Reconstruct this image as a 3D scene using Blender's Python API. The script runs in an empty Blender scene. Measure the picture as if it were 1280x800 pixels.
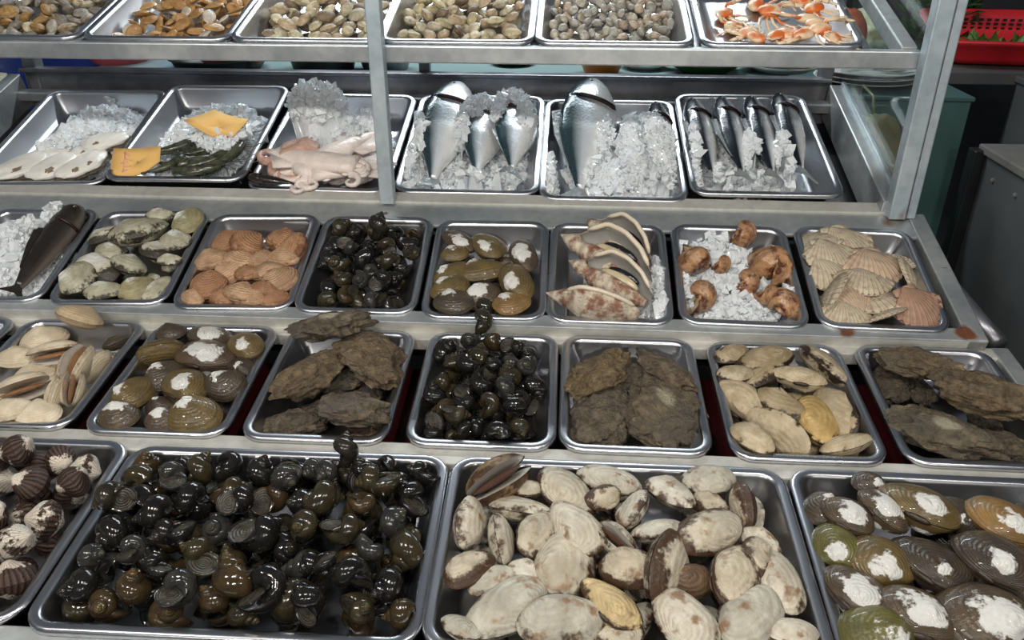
import bpy, math, random
import numpy as np
from mathutils import Vector, Matrix, Euler, noise

random.seed(7); RNG = np.random.default_rng(7)
SC = bpy.context.scene
COL = SC.collection
R = math.radians

# ------------------------------------------------------------------ camera
CAM = Vector((0, 0, 1.5)); PITCH = R(27.5); YAW = R(4.0); FPX = 1000.0
cd = bpy.data.cameras.new('camera'); cam = bpy.data.objects.new('camera', cd); COL.objects.link(cam)
cam.location = CAM; cam.rotation_euler = (math.pi/2 - PITCH, 0, YAW)
cd.sensor_fit = 'HORIZONTAL'; cd.sensor_width = 36; cd.lens = 36*FPX/1280; cd.clip_start = .02
SC.camera = cam

# ------------------------------------------------------------------ world, lamps, exposure
W = bpy.data.worlds.new('market_hall'); SC.world = W; W.use_nodes = True
W.node_tree.nodes['Background'].inputs[0].default_value = (.74, .84, 1.0, 1)
W.node_tree.nodes['Background'].inputs[1].default_value = .10
def lamp(x, y, z, watt, col=(1, .95, .87), rad=.032):
    l = bpy.data.lights.new('bulb', 'POINT'); l.energy = watt; l.color = col; l.shadow_soft_size = rad
    o = bpy.data.objects.new('bulb', l); o.location = (x, y, z); COL.objects.link(o)
for lx, ly, lz, lw in ((-1.15, .22, 2.10, 20), (-.42, .14, 2.14, 20), (-.25, .18, 2.14, 13), (.38, .16, 2.12, 22), (1.05, .24, 2.10, 11), (-1.3, -1.9, 2.2, 46), (-.1, -2.1, 2.2, 52), (1.2, -1.9, 2.2, 40)):
    lamp(lx, ly, lz, lw)
tl = bpy.data.lights.new('fluorescent_tube', 'AREA'); tl.shape = 'RECTANGLE'; tl.size = 1.6; tl.size_y = .08; tl.energy = 27; tl.color = (.86, .95, 1)
to = bpy.data.objects.new('fluorescent_tube', tl); to.location = (-.25, 2.75, 2.2); to.rotation_euler = (R(-18), 0, 0); COL.objects.link(to)
VS = SC.view_settings
VS.view_transform = 'Standard'; VS.look = 'None'; VS.gamma = 1; VS.use_curve_mapping = False; VS.exposure = 0.0

# ------------------------------------------------------------------ sloping planes of the stall (camera-relative tilt and distance)
class Plane:
    def __init__(s, tilt, n):
        t = R(tilt); s.n = Vector((0, -math.sin(t), math.cos(t))); s.d = Vector((0, math.cos(t), math.sin(t))); s.o = CAM - n*s.n
        s.M = Matrix(((1, 0, 0, s.o.x), (0, s.d.y, s.n.y, s.o.y), (0, s.d.z, s.n.z, s.o.z), (0, 0, 0, 1)))
LOW = Plane(6.5, .75); UP = Plane(16, .90); SHELF = Plane(16, .624)
CR = cam.rotation_euler.to_matrix()
def ray(px, py): return CR @ Vector(((px-640)/FPX, (400-py)/FPX, -1))

# ------------------------------------------------------------------ object helpers
def link(name, data=None, parent=None, loc=None):
    o = bpy.data.objects.new(name, data); COL.objects.link(o)
    if parent: o.parent = parent
    if loc is not None: o.location = loc
    return o
def tag(o, label=None, cat=None, group=None, kind=None):
    if label: o['label'] = label
    if cat: o['category'] = cat
    if group: o['group'] = group
    if kind: o['kind'] = kind
    return o
def mk(name, V, F, mats, attrs=None, smooth=True, fm=None):
    me = bpy.data.meshes.new(name); V = np.asarray(V, float)
    me.from_pydata(V.tolist(), [], [tuple(int(i) for i in f) for f in F])
    for m in (mats if isinstance(mats, (list, tuple)) else [mats]): me.materials.append(m)
    for k, a in (attrs or {}).items():
        at = me.attributes.new(k, 'FLOAT', 'POINT'); at.data.foreach_set('value', np.asarray(a, np.float32))
    if fm is not None: me.polygons.foreach_set('material_index', np.asarray(fm, np.int32))
    me.polygons.foreach_set('use_smooth', [smooth]*len(me.polygons)); me.update()
    return me
def join(parts):
    """parts: list of (V,F,attrs) -> one"""
    Vs, Fs, A, off = [], [], {}, 0
    for p in parts:
        V, F = np.asarray(p[0], float).reshape(-1, 3), p[1]; a = p[2] if len(p) > 2 else {}
        Vs.append(V); Fs += [tuple(i+off for i in f) for f in F]; off += len(V)
        for k in a: A.setdefault(k, None)
    for k in A: A[k] = np.concatenate([np.asarray(p[2][k]) if len(p) > 2 and k in p[2] else np.zeros(len(np.asarray(p[0]).reshape(-1, 3))) for p in parts])
    return np.concatenate(Vs), Fs, A
def gridf(n, m, closed=True, flip=False, off=0):
    F = []
    for i in range(n-1):
        for j in range(m if closed else m-1):
            a, b = i*m+j, i*m+(j+1) % m
            f = (a, b, b+m, a+m); F.append(tuple(k+off for k in (f[::-1] if flip else f)))
    return F
def boxv(c, s):
    c = np.array(c, float); s = np.array(s, float)/2
    V = [c+s*np.array(q) for q in ((-1,-1,-1),(1,-1,-1),(1,1,-1),(-1,1,-1),(-1,-1,1),(1,-1,1),(1,1,1),(-1,1,1))]
    return np.array(V), [(0,3,2,1),(4,5,6,7),(0,1,5,4),(1,2,6,5),(2,3,7,6),(3,0,4,7)], {}
def tube(P, rad, n=8, cap=True, flat=1.0):
    P = [Vector([float(c) for c in p]) for p in P]; k = len(P); rad = [float(rad)]*k if np.isscalar(rad) else [float(q) for q in rad]
    T = [(P[min(i+1, k-1)]-P[max(i-1, 0)]).normalized() for i in range(k)]
    up = Vector((0, 0, 1)) if abs(T[0].z) < .9 else Vector((1, 0, 0)); N = (up - T[0]*up.dot(T[0])).normalized(); V = []
    g = []
    for i in range(k):
        N = (N - T[i]*N.dot(T[i])).normalized(); B = T[i].cross(N)
        for j in range(n):
            a = 2*math.pi*j/n; V.append(P[i] + rad[i]*(math.cos(a)*B + flat*math.sin(a)*N)); g.append(i/(k-1))
    F = gridf(k, n)
    if cap: F += [tuple(range(n))[::-1], tuple((k-1)*n+j for j in range(n))]
    return np.array([tuple(v) for v in V]), F, {'g': np.array(g)}
def lathe(prof, n=32, c=(0, 0, 0)):
    V = []
    for r, z in prof:
        for j in range(n):
            a = 2*math.pi*j/n; V.append((c[0]+r*math.cos(a), c[1]+r*math.sin(a), c[2]+z))
    F = gridf(len(prof), n); F += [tuple(range(n))[::-1], tuple((len(prof)-1)*n+j for j in range(n))]
    return np.array(V), F, {}
def xf(p, M):
    V = np.asarray(p[0], float); A = np.array(M)
    return (V @ A[:3, :3].T + A[:3, 3], p[1], p[2] if len(p) > 2 else {})
def rot(yaw=0, roll=0, pitch=0):
    return Matrix.Rotation(R(yaw), 4, 'Z') @ Matrix.Rotation(R(pitch), 4, 'Y') @ Matrix.Rotation(R(roll), 4, 'X')
def T(x, y, z): return Matrix.Translation((x, y, z))
def bevel(o, w=.002, s=2):
    m = o.modifiers.new('bevel', 'BEVEL'); m.width = w; m.segments = s; m.limit_method = 'ANGLE'; return o

# ------------------------------------------------------------------ node helper
class NT:
    def __init__(s, name):
        s.m = bpy.data.materials.new(name); s.m.use_nodes = True; s.t = s.m.node_tree; s.b = s.t.nodes['Principled BSDF']
        s.cache = {}
    def node(s, ty, **kw):
        n = s.t.nodes.new(ty)
        for k, v in kw.items(): setattr(n, k, v)
        return n
    def put(s, sock, v):
        if isinstance(v, bpy.types.NodeSocket): s.t.links.new(v, sock)
        elif isinstance(v, (tuple, list)): sock.default_value = tuple(v) + ((1,) if len(v) == 3 and len(sock.default_value) == 4 else ())
        else: sock.default_value = v
    def obj(s):
        """object coordinates shifted by a per-object random offset"""
        if 'obj' not in s.cache:
            tc = s.node('ShaderNodeTexCoord'); oi = s.node('ShaderNodeObjectInfo')
            mu = s.node('ShaderNodeMath', operation='MULTIPLY'); s.put(mu.inputs[0], oi.outputs['Random']); mu.inputs[1].default_value = 37
            va = s.node('ShaderNodeVectorMath', operation='ADD'); s.put(va.inputs[0], tc.outputs['Object']); s.put(va.inputs[1], mu.outputs[0])
            s.cache['obj'] = va.outputs[0]; s.cache['raw'] = tc.outputs['Object']; s.cache['rand'] = oi.outputs['Random']; s.cache['col'] = oi.outputs['Color']; s.cache['alpha'] = oi.outputs['Alpha']
        return s.cache['obj']
    def get(s, k): s.obj(); return s.cache[k]
    def pos(s): return s.node('ShaderNodeNewGeometry').outputs['Position']
    def attr(s, k): return s.node('ShaderNodeAttribute', attribute_name=k).outputs['Fac']
    def noise(s, scale, detail=3, vec=None, rough=.55, out=0, dist=0):
        n = s.node('ShaderNodeTexNoise'); n.inputs['Scale'].default_value = scale; n.inputs['Detail'].default_value = detail
        n.inputs['Roughness'].default_value = rough; n.inputs['Distortion'].default_value = dist
        s.put(n.inputs['Vector'], vec or s.obj()); return n.outputs[out]
    def stretch(s, sc, vec=None):
        n = s.node('ShaderNodeVectorMath', operation='MULTIPLY'); s.put(n.inputs[0], vec or s.obj()); n.inputs[1].default_value = sc; return n.outputs[0]
    def math(s, op, a, b=0, c=None, clamp=False):
        n = s.node('ShaderNodeMath', operation=op, use_clamp=clamp); s.put(n.inputs[0], a); s.put(n.inputs[1], b)
        if c is not None: s.put(n.inputs[2], c)
        return n.outputs[0]
    def step(s, v, lo, hi, a=0., b=1.):
        n = s.node('ShaderNodeMapRange', interpolation_type='SMOOTHSTEP'); s.put(n.inputs[0], v)
        for i, q in enumerate((lo, hi, a, b)): s.put(n.inputs[i+1], q)
        return n.outputs[0]
    def mix(s, f, a, b, mode='MIX'):
        n = s.node('ShaderNodeMix', data_type='RGBA', blend_type=mode); s.put(n.inputs[0], f); s.put(n.inputs[6], a); s.put(n.inputs[7], b); return n.outputs[2]
    def ramp(s, v, stops):
        n = s.node('ShaderNodeValToRGB'); s.put(n.inputs[0], v); e = n.color_ramp.elements
        while len(e) < len(stops): e.new(.5)
        for q, (p, c) in zip(e, stops): q.position = p; q.color = tuple(c) + (1,)
        return n.outputs[0]
    def bump(s, h, strength=.4, dist=.01):
        n = s.node('ShaderNodeBump'); s.put(n.inputs['Height'], h); n.inputs['Strength'].default_value = strength; n.inputs['Distance'].default_value = dist
        s.put(s.b.inputs['Normal'], n.outputs[0])
    def fin(s, col, rough=.5, metal=0, spec=None, coat=None, trans=None, ior=None, sss=None):
        I = s.b.inputs; s.put(I['Base Color'], col); s.put(I['Roughness'], rough); s.put(I['Metallic'], metal)
        if spec is not None: s.put(I['Specular IOR Level'], spec)
        if coat is not None: s.put(I['Coat Weight'], coat); I['Coat Roughness'].default_value = .08
        if trans is not None: s.put(I['Transmission Weight'], trans)
        if ior is not None: s.put(I['IOR'], ior)
        if sss is not None: s.put(I['Subsurface Weight'], sss); I['Subsurface Radius'].default_value = (.01, .006, .004)
        return s.m
MAT = {}
def plain(name, col, rough=.5, metal=0, var=.25, scale=8, bump=.15, spec=None, world=False):
    n = NT(name); v = n.pos() if world else n.obj(); z = n.noise(scale, 4, v)
    c2 = tuple(min(1, q*(1-var)) for q in col); c1 = tuple(min(1, q*(1+var)) for q in col)
    n.bump(z, bump, .01); return n.fin(n.mix(z, c1, c2), rough, metal, spec)

# ---- metals
n = NT('stainless_steel'); br = n.noise(4, 2); sm = n.noise(5, 3)
MAT['steel'] = n.fin(n.mix(sm, (.60, .61, .64), (.47, .48, .51)), n.step(br, .2, .8, .26, .34), 1)
def galv(name, c1, c2, rust_pts, metal=.75, r0=.34, r1=.55):
    n = NT(name); p = n.pos(); a = n.noise(55, 4, p); b = n.noise(7, 3, p); c = n.mix(n.step(b, .3, .7), c1, c2)
    c = n.mix(n.step(a, .35, .75, 0, .35), c, tuple(q*.6 for q in c1)); nz = n.noise(40, 4, p); m = None
    for x, y, z, rr in rust_pts:
        d = n.node('ShaderNodeVectorMath', operation='DISTANCE'); n.put(d.inputs[0], p); d.inputs[1].default_value = (x, y, z)
        k = n.step(n.math('ADD', d.outputs['Value'], n.math('MULTIPLY', nz, rr*.9)), rr*1.5, rr*.9)
        m = k if m is None else n.math('MAXIMUM', m, k)
    if m is not None:
        c = n.mix(m, c, n.mix(nz, (.20, .075, .03), (.05, .022, .014))); me = n.math('MULTIPLY', n.math('SUBTRACT', 1, m), metal)
    else: me = metal
    n.bump(a, .08, .004); return n.fin(c, n.step(b, .2, .8, r0, r1), me)
MAT['bar'] = galv('galvanised_bar', (.50, .53, .54), (.62, .64, .63), [(.600, 1.445, .985, .022), (.64, 1.165, .90, .024), (.455, 1.16, .897, .018), (.66, 1.13, .875, .022), (-.345, 1.44, .975, .008), (-.80, 1.44, .975, .01)])
MAT['post'] = galv('painted_post', (.46, .55, .60), (.56, .63, .66), [(.622, 1.46, .99, .02)], .55, .38, .6)
MAT['beige'] = galv('worn_ledge_sheet', (.56, .55, .50), (.66, .65, .61), [(.60, 1.13, .87, .02)], .35, .4, .6)
MAT['darkmetal'] = galv('dull_case_steel', (.22, .22, .24), (.32, .32, .34), [], .85, .28, .5)
MAT['pan'] = plain('dark_red_pan', (.07, .008, .012), .35, 0, .4, 12, .1)
MAT['blackpan'] = plain('dark_case_floor', (.012, .012, .014), .4, 0, .4, 12, .1)

# ---- shells
def shellmat(name, c1, c2, edge=None, ethr=(.75, .95), umbo=None, uthr=(.18, .42), rough=.42, rings=26, streak=None, rbump=.22, rc=.10, spec=.4, blotch=None, nzw=.5, coat=None):
    n = NT(name); g = n.attr('g'); rnd = n.get('rand'); z = n.noise(5, 4); zz = n.noise(22, 4)
    c = n.mix(n.step(z, .3, .7), c1, c2)
    ring = n.math('SINE', n.math('ADD', n.math('MULTIPLY', g, rings*6.283/4), n.math('MULTIPLY', z, 5)))
    c = n.mix(n.step(ring, .2, 1, 0, rc), c, tuple(q*.4 for q in c1)); c = n.mix(n.step(n.noise(1.6, 3), .42, .62, 0, .5), c, tuple(q*.62 for q in c2))
    c = n.mix(1, c, n.get('col'), 'MULTIPLY')
    c = n.mix(n.step(zz, .55, .8, 0, .45), c, tuple(q*.5 for q in c2))
    if blotch: c = n.mix(n.step(n.noise(3.5, 3), *blotch[1]), c, blotch[0])
    if edge:
        e = n.math('ADD', g, n.math('MULTIPLY', n.math('SUBTRACT', z, .5), nzw*1.2)); e = n.math('ADD', e, n.math('MULTIPLY', n.math('SUBTRACT', n.get('alpha'), .5), .6)); e = n.math('ADD', e, n.math('MULTIPLY', n.math('SUBTRACT', zz, .5), .3))
        c = n.mix(n.step(e, *ethr), c, n.mix(zz, edge, tuple(q*.45 for q in edge)))
    r = rough
    if umbo:
        e = n.math('ADD', g, n.math('MULTIPLY', n.math('SUBTRACT', n.noise(4.2, 5, rough=.65), .5), nzw*1.9)); e = n.math('SUBTRACT', e, n.math('MULTIPLY', n.math('SUBTRACT', n.get('alpha'), .5), .5))
        k = n.step(e, uthr[1], uthr[0]); c = n.mix(k, c, n.mix(zz, umbo, tuple(q*.72 for q in umbo))); r = n.step(k, 0, 1, rough, .6)
    h = n.math('ADD', n.math('MULTIPLY', ring, .22), n.math('MULTIPLY', zz, 1.2)); n.bump(h, rbump, .012)
    return n.fin(c, r, 0, spec, coat)
MAT['whiteclam'] = shellmat('white_brown_edged_shell', (.66, .62, .52), (.50, .45, .36), (.085, .045, .024), (.78, 1.0), rough=.4, blotch=((.26, .16, .09), (.56, .70)), nzw=.75)
MAT['darkclam'] = shellmat('dark_brown_eroded_shell', (.055, .043, .036), (.09, .068, .042), None, umbo=(.76, .75, .71), uthr=(.27, .38), rough=.30, nzw=.62, coat=.25, rings=44, rc=.2)
MAT['creamclam'] = shellmat('cream_ringed_shell', (.76, .66, .50), (.64, .53, .37), (.40, .27, .14), (1.0, 1.12), rough=.45, rings=50, rc=.18)
MAT['mudclam'] = shellmat('cream_shell_with_dark_margin', (.56, .48, .34), (.40, .32, .20), (.05, .032, .02), (.86, .98), rough=.4)
MAT['greenclam'] = shellmat('greenish_white_shell', (.55, .53, .41), (.38, .35, .24), (.06, .05, .035), (.88, 1.0), umbo=(.75, .74, .68), uthr=(.2, .5), rough=.4)
MAT['tanclam'] = shellmat('tan_shell', (.62, .42, .27), (.45, .26, .14), (.25, .11, .05), (.95, 1.15), rough=.42, rings=44, rc=.42, rbump=.4)
MAT['orangeclam'] = shellmat('amber_flat_shell', (.55, .32, .11), (.40, .22, .08), None, rough=.3, rings=20, coat=.2)
MAT['paleclam'] = shellmat('pale_cream_shell', (.72, .66, .50), (.52, .46, .32), (.22, .16, .10), (.95, 1.15), rough=.42)
MAT['greyclam'] = shellmat('small_grey_shell', (.52, .50, .44), (.36, .34, .29), (.24, .17, .11), (.95, 1.15), rough=.42)
MAT['mixclam'] = shellmat('mottled_shell', (.56, .50, .40), (.30, .27, .24), (.35, .20, .06), (.85, 1.1), rough=.4)
MAT['pearl'] = plain('shell_inside', (.70, .68, .62), .3, 0, .12, 6, .05)
MAT['mantle'] = plain('clam_flesh', (.42, .22, .10), .25, 0, .4, 10, .3)
MAT['ligament'] = plain('dark_hinge', (.035, .02, .012), .4, 0, .4, 10, .2)
MAT['brownlip'] = plain('brown_clam_gape', (.13, .045, .022), .3, 0, .4, 10, .3)

n = NT('blood_cockle_shell'); g = n.attr('g'); rb = n.attr('rib'); z = n.noise(4, 4, rough=.65); zz = n.noise(24, 3)
k = n.step(n.math('ADD', n.math('ADD', g, n.math('MULTIPLY', n.math('SUBTRACT', n.noise(3.2, 5, rough=.7), .5), 1.9)), n.math('MULTIPLY', n.math('SUBTRACT', .5, n.get('alpha')), .8)), .66, .52)
dk = n.mix(n.step(rb, .2, .8), (.02, .010, .007), (.075, .042, .03)); wh = n.mix(n.step(rb, .1, .5), (.46, .38, .30), (.70, .65, .56)); wh = n.mix(n.step(zz, .5, .75, 0, .6), wh, (.22, .10, .05))
n.bump(n.math('ADD', rb, zz), .4, .01); MAT['cockle'] = n.fin(n.mix(k, dk, wh), .5, 0, .4)

n = NT('snail_shell'); g = n.attr('g'); w = n.attr('w'); rnd = n.get('rand'); z = n.noise(3, 3); zz = n.noise(18, 4)
c = n.mix(n.step(z, .3, .7), (.007, .007, .008), (.016, .015, .014))
c = n.mix(n.step(g, .62, .30, 0, .6), c, (.030, .027, .018)); gr = n.math('SINE', n.math('MULTIPLY', g, 150))
c = n.mix(n.step(gr, .3, 1, 0, .35), c, (.012, .010, .007)); c = n.mix(n.step(zz, .58, .85, 0, .3), c, (.04, .038, .032))
c = n.mix(1, c, n.get('col'), 'MULTIPLY')
n.bump(n.math('ADD', n.math('MULTIPLY', gr, .35), n.math('MULTIPLY', zz, .7)), .05, .02); MAT['snail'] = n.fin(c, n.step(zz, .3, .8, .06, .17), 0, .5, .2)
n = NT('snail_door'); z = n.noise(8, 4); ge = n.attr('g'); rr = n.math('SINE', n.math('MULTIPLY', ge, 30)); n.bump(n.math('ADD', z, n.math('MULTIPLY', rr, .3)), .3, .02)
MAT['operculum'] = n.fin(n.mix(n.step(z, .3, .7), (.028, .024, .018), (.075, .066, .052)), .35, 0, .4)
n = NT('brown_whelk_shell'); g = n.attr('g'); w = n.attr('w'); z = n.noise(5, 4); bd = n.math('SINE', n.math('MULTIPLY', w, 24))
n.bump(n.math('ADD', z, n.math('MULTIPLY', bd, .5)), .4, .02); MAT['whelk'] = n.fin(n.mix(n.step(n.math('ADD', z, n.math('MULTIPLY', bd, .12)), .35, .62), (.10, .03, .012), (.46, .25, .12)), .18, 0, .5, .3)
MAT['whelklip'] = plain('cream_whelk_flesh', (.62, .45, .22), .3, 0, .2, 9, .2)
n = NT('scallop_shell'); g = n.attr('g'); rb = n.attr('rib'); z = n.noise(4, 4); rn = n.math('SINE', n.math('ADD', n.math('MULTIPLY', g, 32), n.math('MULTIPLY', z, 4)))
c = n.mix(n.step(z, .3, .7), (.66, .58, .42), (.55, .46, .34)); c = n.mix(1, c, n.get('col'), 'MULTIPLY'); c = n.mix(n.step(n.noise(9, 4), .52, .68, 0, .5), c, (.34, .19, .15)); c = n.mix(n.step(rb, .55, .1, 0, .45), c, (.30, .22, .15))
n.bump(n.math('ADD', rb, n.math('MULTIPLY', rn, .25)), .35, .015); MAT['scallop'] = n.fin(c, .5, 0, .35)
n = NT('oyster_shell'); p = n.obj(); z = n.noise(3, 5, rough=.62); zz = n.noise(14, 6, rough=.7); vv = n.noise(5, 4)
c = n.mix(n.step(zz, .30, .66), (.30, .245, .175), (.12, .095, .07)); c = n.mix(n.step(vv, .48, .7, 0, .7), c, (.44, .36, .25)); c = n.mix(n.step(n.noise(1.8, 2), .5, .66, 0, .6), c, (.20, .175, .15))
c = n.mix(n.step(n.math('ADD', z, n.math('MULTIPLY', n.math('SUBTRACT', zz, .5), .5)), .60, .72), c, n.mix(zz, (.60, .50, .33), (.38, .28, .15))); sc = n.attr('scar'); c = n.mix(n.step(n.math('ADD', sc, n.math('MULTIPLY', n.math('SUBTRACT', zz, .5), .9)), .35, .75), c, n.mix(zz, (.78, .72, .58), (.42, .35, .24)))
c = n.mix(1, c, n.get('col'), 'MULTIPLY'); n.bump(n.math('ADD', n.math('MULTIPLY', zz, 1.3), vv), .75, .06); MAT['oyster'] = n.fin(c, .62, 0, .35)
MAT['nacre'] = plain('white_shell_scar', (.74, .73, .68), .4, 0, .18, 14, .4)
n = NT('conch_outside'); z = n.noise(7, 5, rough=.65); g = n.attr('g')
c = n.mix(n.step(z, .40, .60), (.62, .54, .42), (.26, .12, .075)); n.bump(n.math('ADD', z, n.math('MULTIPLY', n.math('SINE', n.math('MULTIPLY', n.attr('w'), 50)), .2)), .4, .03); MAT['conch'] = n.fin(c, .38, 0, .45)
MAT['conchlip'] = plain('conch_cream_lip', (.74, .64, .50), .22, 0, .16, 5, .06)
MAT['conchin'] = plain('conch_grey_inside', (.40, .39, .36), .2, 0, .25, 5, .05)
MAT['conchrim'] = plain('conch_dark_rim', (.09, .03, .025), .3, 0, .3, 8, .1)
MAT['foot'] = plain('black_conch_foot', (.012, .012, .015), .18, 0, .4, 10, .25)
MAT['footcream'] = plain('cream_conch_foot', (.55, .46, .30), .25, 0, .25, 8, .2)

# ---- fish, flesh, ice
def fishmat(name, back, mid, belly, lo, hi, metal=.35):
    n = NT(name); v = n.attr('dv'); z = n.noise(5, 4); f = n.math('ADD', v, n.math('MULTIPLY', n.math('SUBTRACT', z, .5), .22))
    c = n.ramp(n.math('ADD', n.math('MULTIPLY', f, .5), .5), [(0, belly), (lo, belly), ((lo+hi)/2, mid), (hi, back), (1, back)])
    sc = n.node('ShaderNodeTexVoronoi'); sc.inputs['Scale'].default_value = 70; n.put(sc.inputs['Vector'], n.stretch((1, 1, 1.3)))
    n.bump(sc.outputs['Distance'], .06, .01); return n.fin(c, n.step(z, .3, .7, .2, .34), metal, .6, .3)
MAT['trevally'] = fishmat('silver_fish_skin', (.025, .055, .065), (.62, .66, .70), (.92, .92, .90), .42, .84, .35)
MAT['mackerel'] = fishmat('blue_backed_fish_skin', (.008, .012, .020), (.46, .49, .52), (.78, .78, .76), .34, .70, .15)
MAT['grouper'] = fishmat('mottled_brown_fish_skin', (.018, .014, .011), (.05, .04, .032), (.16, .13, .11), .2, .6, 0)
MAT['findark'] = plain('dark_fish_fin', (.02, .016, .013), .4, 0, .3, 30, .3)
MAT['fin'] = plain('fish_fin', (.30, .33, .34), .3, .2, .3, 30, .3)
MAT['eye'] = plain('fish_eye', (.01, .01, .012), .08, 0, .2)
MAT['gill'] = plain('dark_gill_slit', (.02, .004, .004), .4, 0, .4)
n = NT('crushed_ice'); z = n.noise(30, 3); n.bump(z, .3, .01); MAT['ice'] = n.fin((.92, .955, .98), .07, 0, .6, trans=.22, ior=1.31)
MAT['squid'] = plain('pale_squid_flesh', (.78, .68, .62), .3, 0, .22, 9, .5)
MAT['octopus'] = plain('pink_octopus_flesh', (.55, .34, .26), .3, 0, .35, 14, .4)
MAT['whiteflesh'] = plain('white_oyster_flesh', (.78, .76, .70), .3, 0, .1, 9, .2)
MAT['browngill'] = plain('brown_oyster_gill', (.22, .16, .10), .35, 0, .4, 16, .4)
n = NT('green_prawn_shell'); z = n.noise(7, 4); MAT['prawn'] = n.fin(n.mix(n.step(z, .3, .7), (.022, .028, .018), (.085, .090, .055)), .25, 0, .5, .3)
n = NT('cooked_crab_shell'); z = n.noise(3.5, 4); g = n.attr('g'); MAT['crab'] = n.fin(n.mix(n.step(n.math('ADD', z, n.math('MULTIPLY', g, .35)), .48, .72), (.72, .16, .03), (.82, .62, .40)), .35, 0, .45)
MAT['crabtip'] = plain('cream_crab_limb', (.80, .64, .44), .38, 0, .14, 9, .2)

# ================================================================== the place
def planar(px, py, pl, h=0):
    d = ray(px, py); s = ((pl.o + pl.n*h) - CAM).dot(pl.n)/d.dot(pl.n); return pl.M.inverted() @ (CAM + d*s)
fl, ff, _ = boxv((0, 2.0, -.05), (9, 9, .1))
MAT['floor'] = plain('wet_concrete_floor', (.055, .055, .052), .35, 0, .4, 3, .3, world=True)
tag(link('floor', mk('floor', fl, ff, MAT['floor'], smooth=False)), kind='structure', label='dark wet concrete market floor')

STALL = link('display_stall', None, None, (0, 1.2, 0)); tag(STALL, 'galvanised steel seafood stall with sloping tray rows and a glass case', 'stall')
SI = Matrix.Translation((0, -1.2, 0))
def part(name, p, mat, pl=None, bev=.0025, parent=None, label=None, smooth=False):
    M = SI @ (pl.M if pl else Matrix.Identity(4)); q = xf(p, M)
    o = link(name, mk(name, q[0], q[1], mat, smooth=smooth), parent or STALL)
    if bev: bevel(o, bev)
    if label: o['label'] = label
    return o
XL, XR = -1.36, .672
def bar(name, pl, x0, x1, v0, v1, z0, z1, mat='bar', **k):
    return part(name, boxv(((x0+x1)/2, (v0+v1)/2, (z0+z1)/2), (x1-x0, v1-v0, z1-z0)), MAT[mat], pl, **k)
# lower plane: front lip, strip between the two tray rows, outer rails, dark red pan under the trays
bar('front_rail', LOW, XL-.03, .70, .455, .497, -.04, -.007)
bar('tray_strip', LOW, XL-.03, .70, .772, .810, -.032, -.007, 'beige')
bar('back_strip', LOW, XL-.03, .70, 1.056, 1.085, -.03, -.007, 'beige')
bar('side_rail', LOW, .684, .712, .455, 1.085, -.05, -.006)
bar('side_rail', LOW, XL-.05, XL-.02, .455, 1.085, -.05, -.006)
bar('lower_pan', LOW, XL-.04, .70, .46, 1.08, -.095, -.088, 'pan', bev=0)
bar('front_skirt', LOW, XL-.03, .70, .452, .456, -.30, -.02)
# upper plane: angle iron ledge, ledge under the case, rails, pan
bar('ledge_riser', UP, XL, XR, .936, .941, -.045, -.004, 'beige')
bar('ledge_iron', UP, XL, XR, .936, .966, -.008, -.004)
bar('case_ledge', UP, XL, XR, 1.205, 1.272, -.014, -.006)
bar('case_front_tube', UP, XL, XR-.03, 1.272, 1.306, -.03, -.001, 'beige')
bar('side_rail', UP, .640, XR, .936, 1.275, -.05, -.003)
bar('side_rail', UP, XL-.03, XL, .936, 1.275, -.05, -.003)
bar('upper_pan', UP, XL, XR, .94, 1.27, -.085, -.078, 'blackpan', bev=0)
bar('case_pan', UP, XL, XR, 1.29, 1.74, -.085, -.078, 'blackpan', bev=0)
bar('case_side_rail', UP, .592, .622, 1.275, 1.735, -.06, .022)
bar('case_side_rail', UP, XL, XL+.03, 1.275, 1.735, -.06, .022)
bar('glass_channel', UP, .616, .626, 1.28, 1.735, .02, .03, 'post')
bar('case_back_bar', UP, XL, .60, 1.694, 1.716, -.03, -.007, 'bar')
part('case_back_panel', boxv((-.37, 1.945, 1.085), (1.94, .012, .112)), MAT['darkmetal'])
part('case_back_lip', boxv((-.37, 1.935, 1.140), (1.94, .034, .010)), MAT['darkmetal'])
# posts
for x, y, w, z0, z1, m in ((-.344, 1.466, .027, .985, 2.0, 'post'), (-1.345, 1.466, .03, .985, 2.0, 'post'), (-.345, 1.955, .026, 1.0, 2.0, 'darkmetal'), (-1.322, 1.955, .034, 1.0, 2.0, 'darkmetal'), (.592, 1.955, .03, 1.0, 2.0, 'darkmetal')):
    part('post', boxv((x, y, (z0+z1)/2), (w, w, z1-z0)), MAT[m])
part('post', boxv((.614, 1.462, 1.49), (.030, .03, 1.02)), MAT['post']); part('post', boxv((.6405, 1.466, 1.49), (.018, .024, 1.02)), MAT['post'])
part('post_seam', boxv((.6303, 1.463, 1.49), (.004, .022, 1.02)), MAT['darkmetal'], bev=0)
# upper shelf: front rail, side rails, back rail, bearers
part('shelf_front_rail', boxv((-.37, 1.493, 1.259), (1.955, .026, .030)), MAT['bar'])
bar('shelf_side_rail', SHELF, .578, .606, 1.385, 1.79, -.034, -.004); bar('shelf_side_rail', SHELF, XL, XL+.028, 1.385, 1.79, -.034, -.004)
bar('shelf_back_rail', SHELF, XL, .60, 1.762, 1.79, -.034, -.007)
for x in (-.91, -.625, -.347, -.065, .227, .523): bar('shelf_bearer', SHELF, x-.008, x+.008, 1.385, 1.77, -.03, -.012, 'darkmetal')
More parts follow.
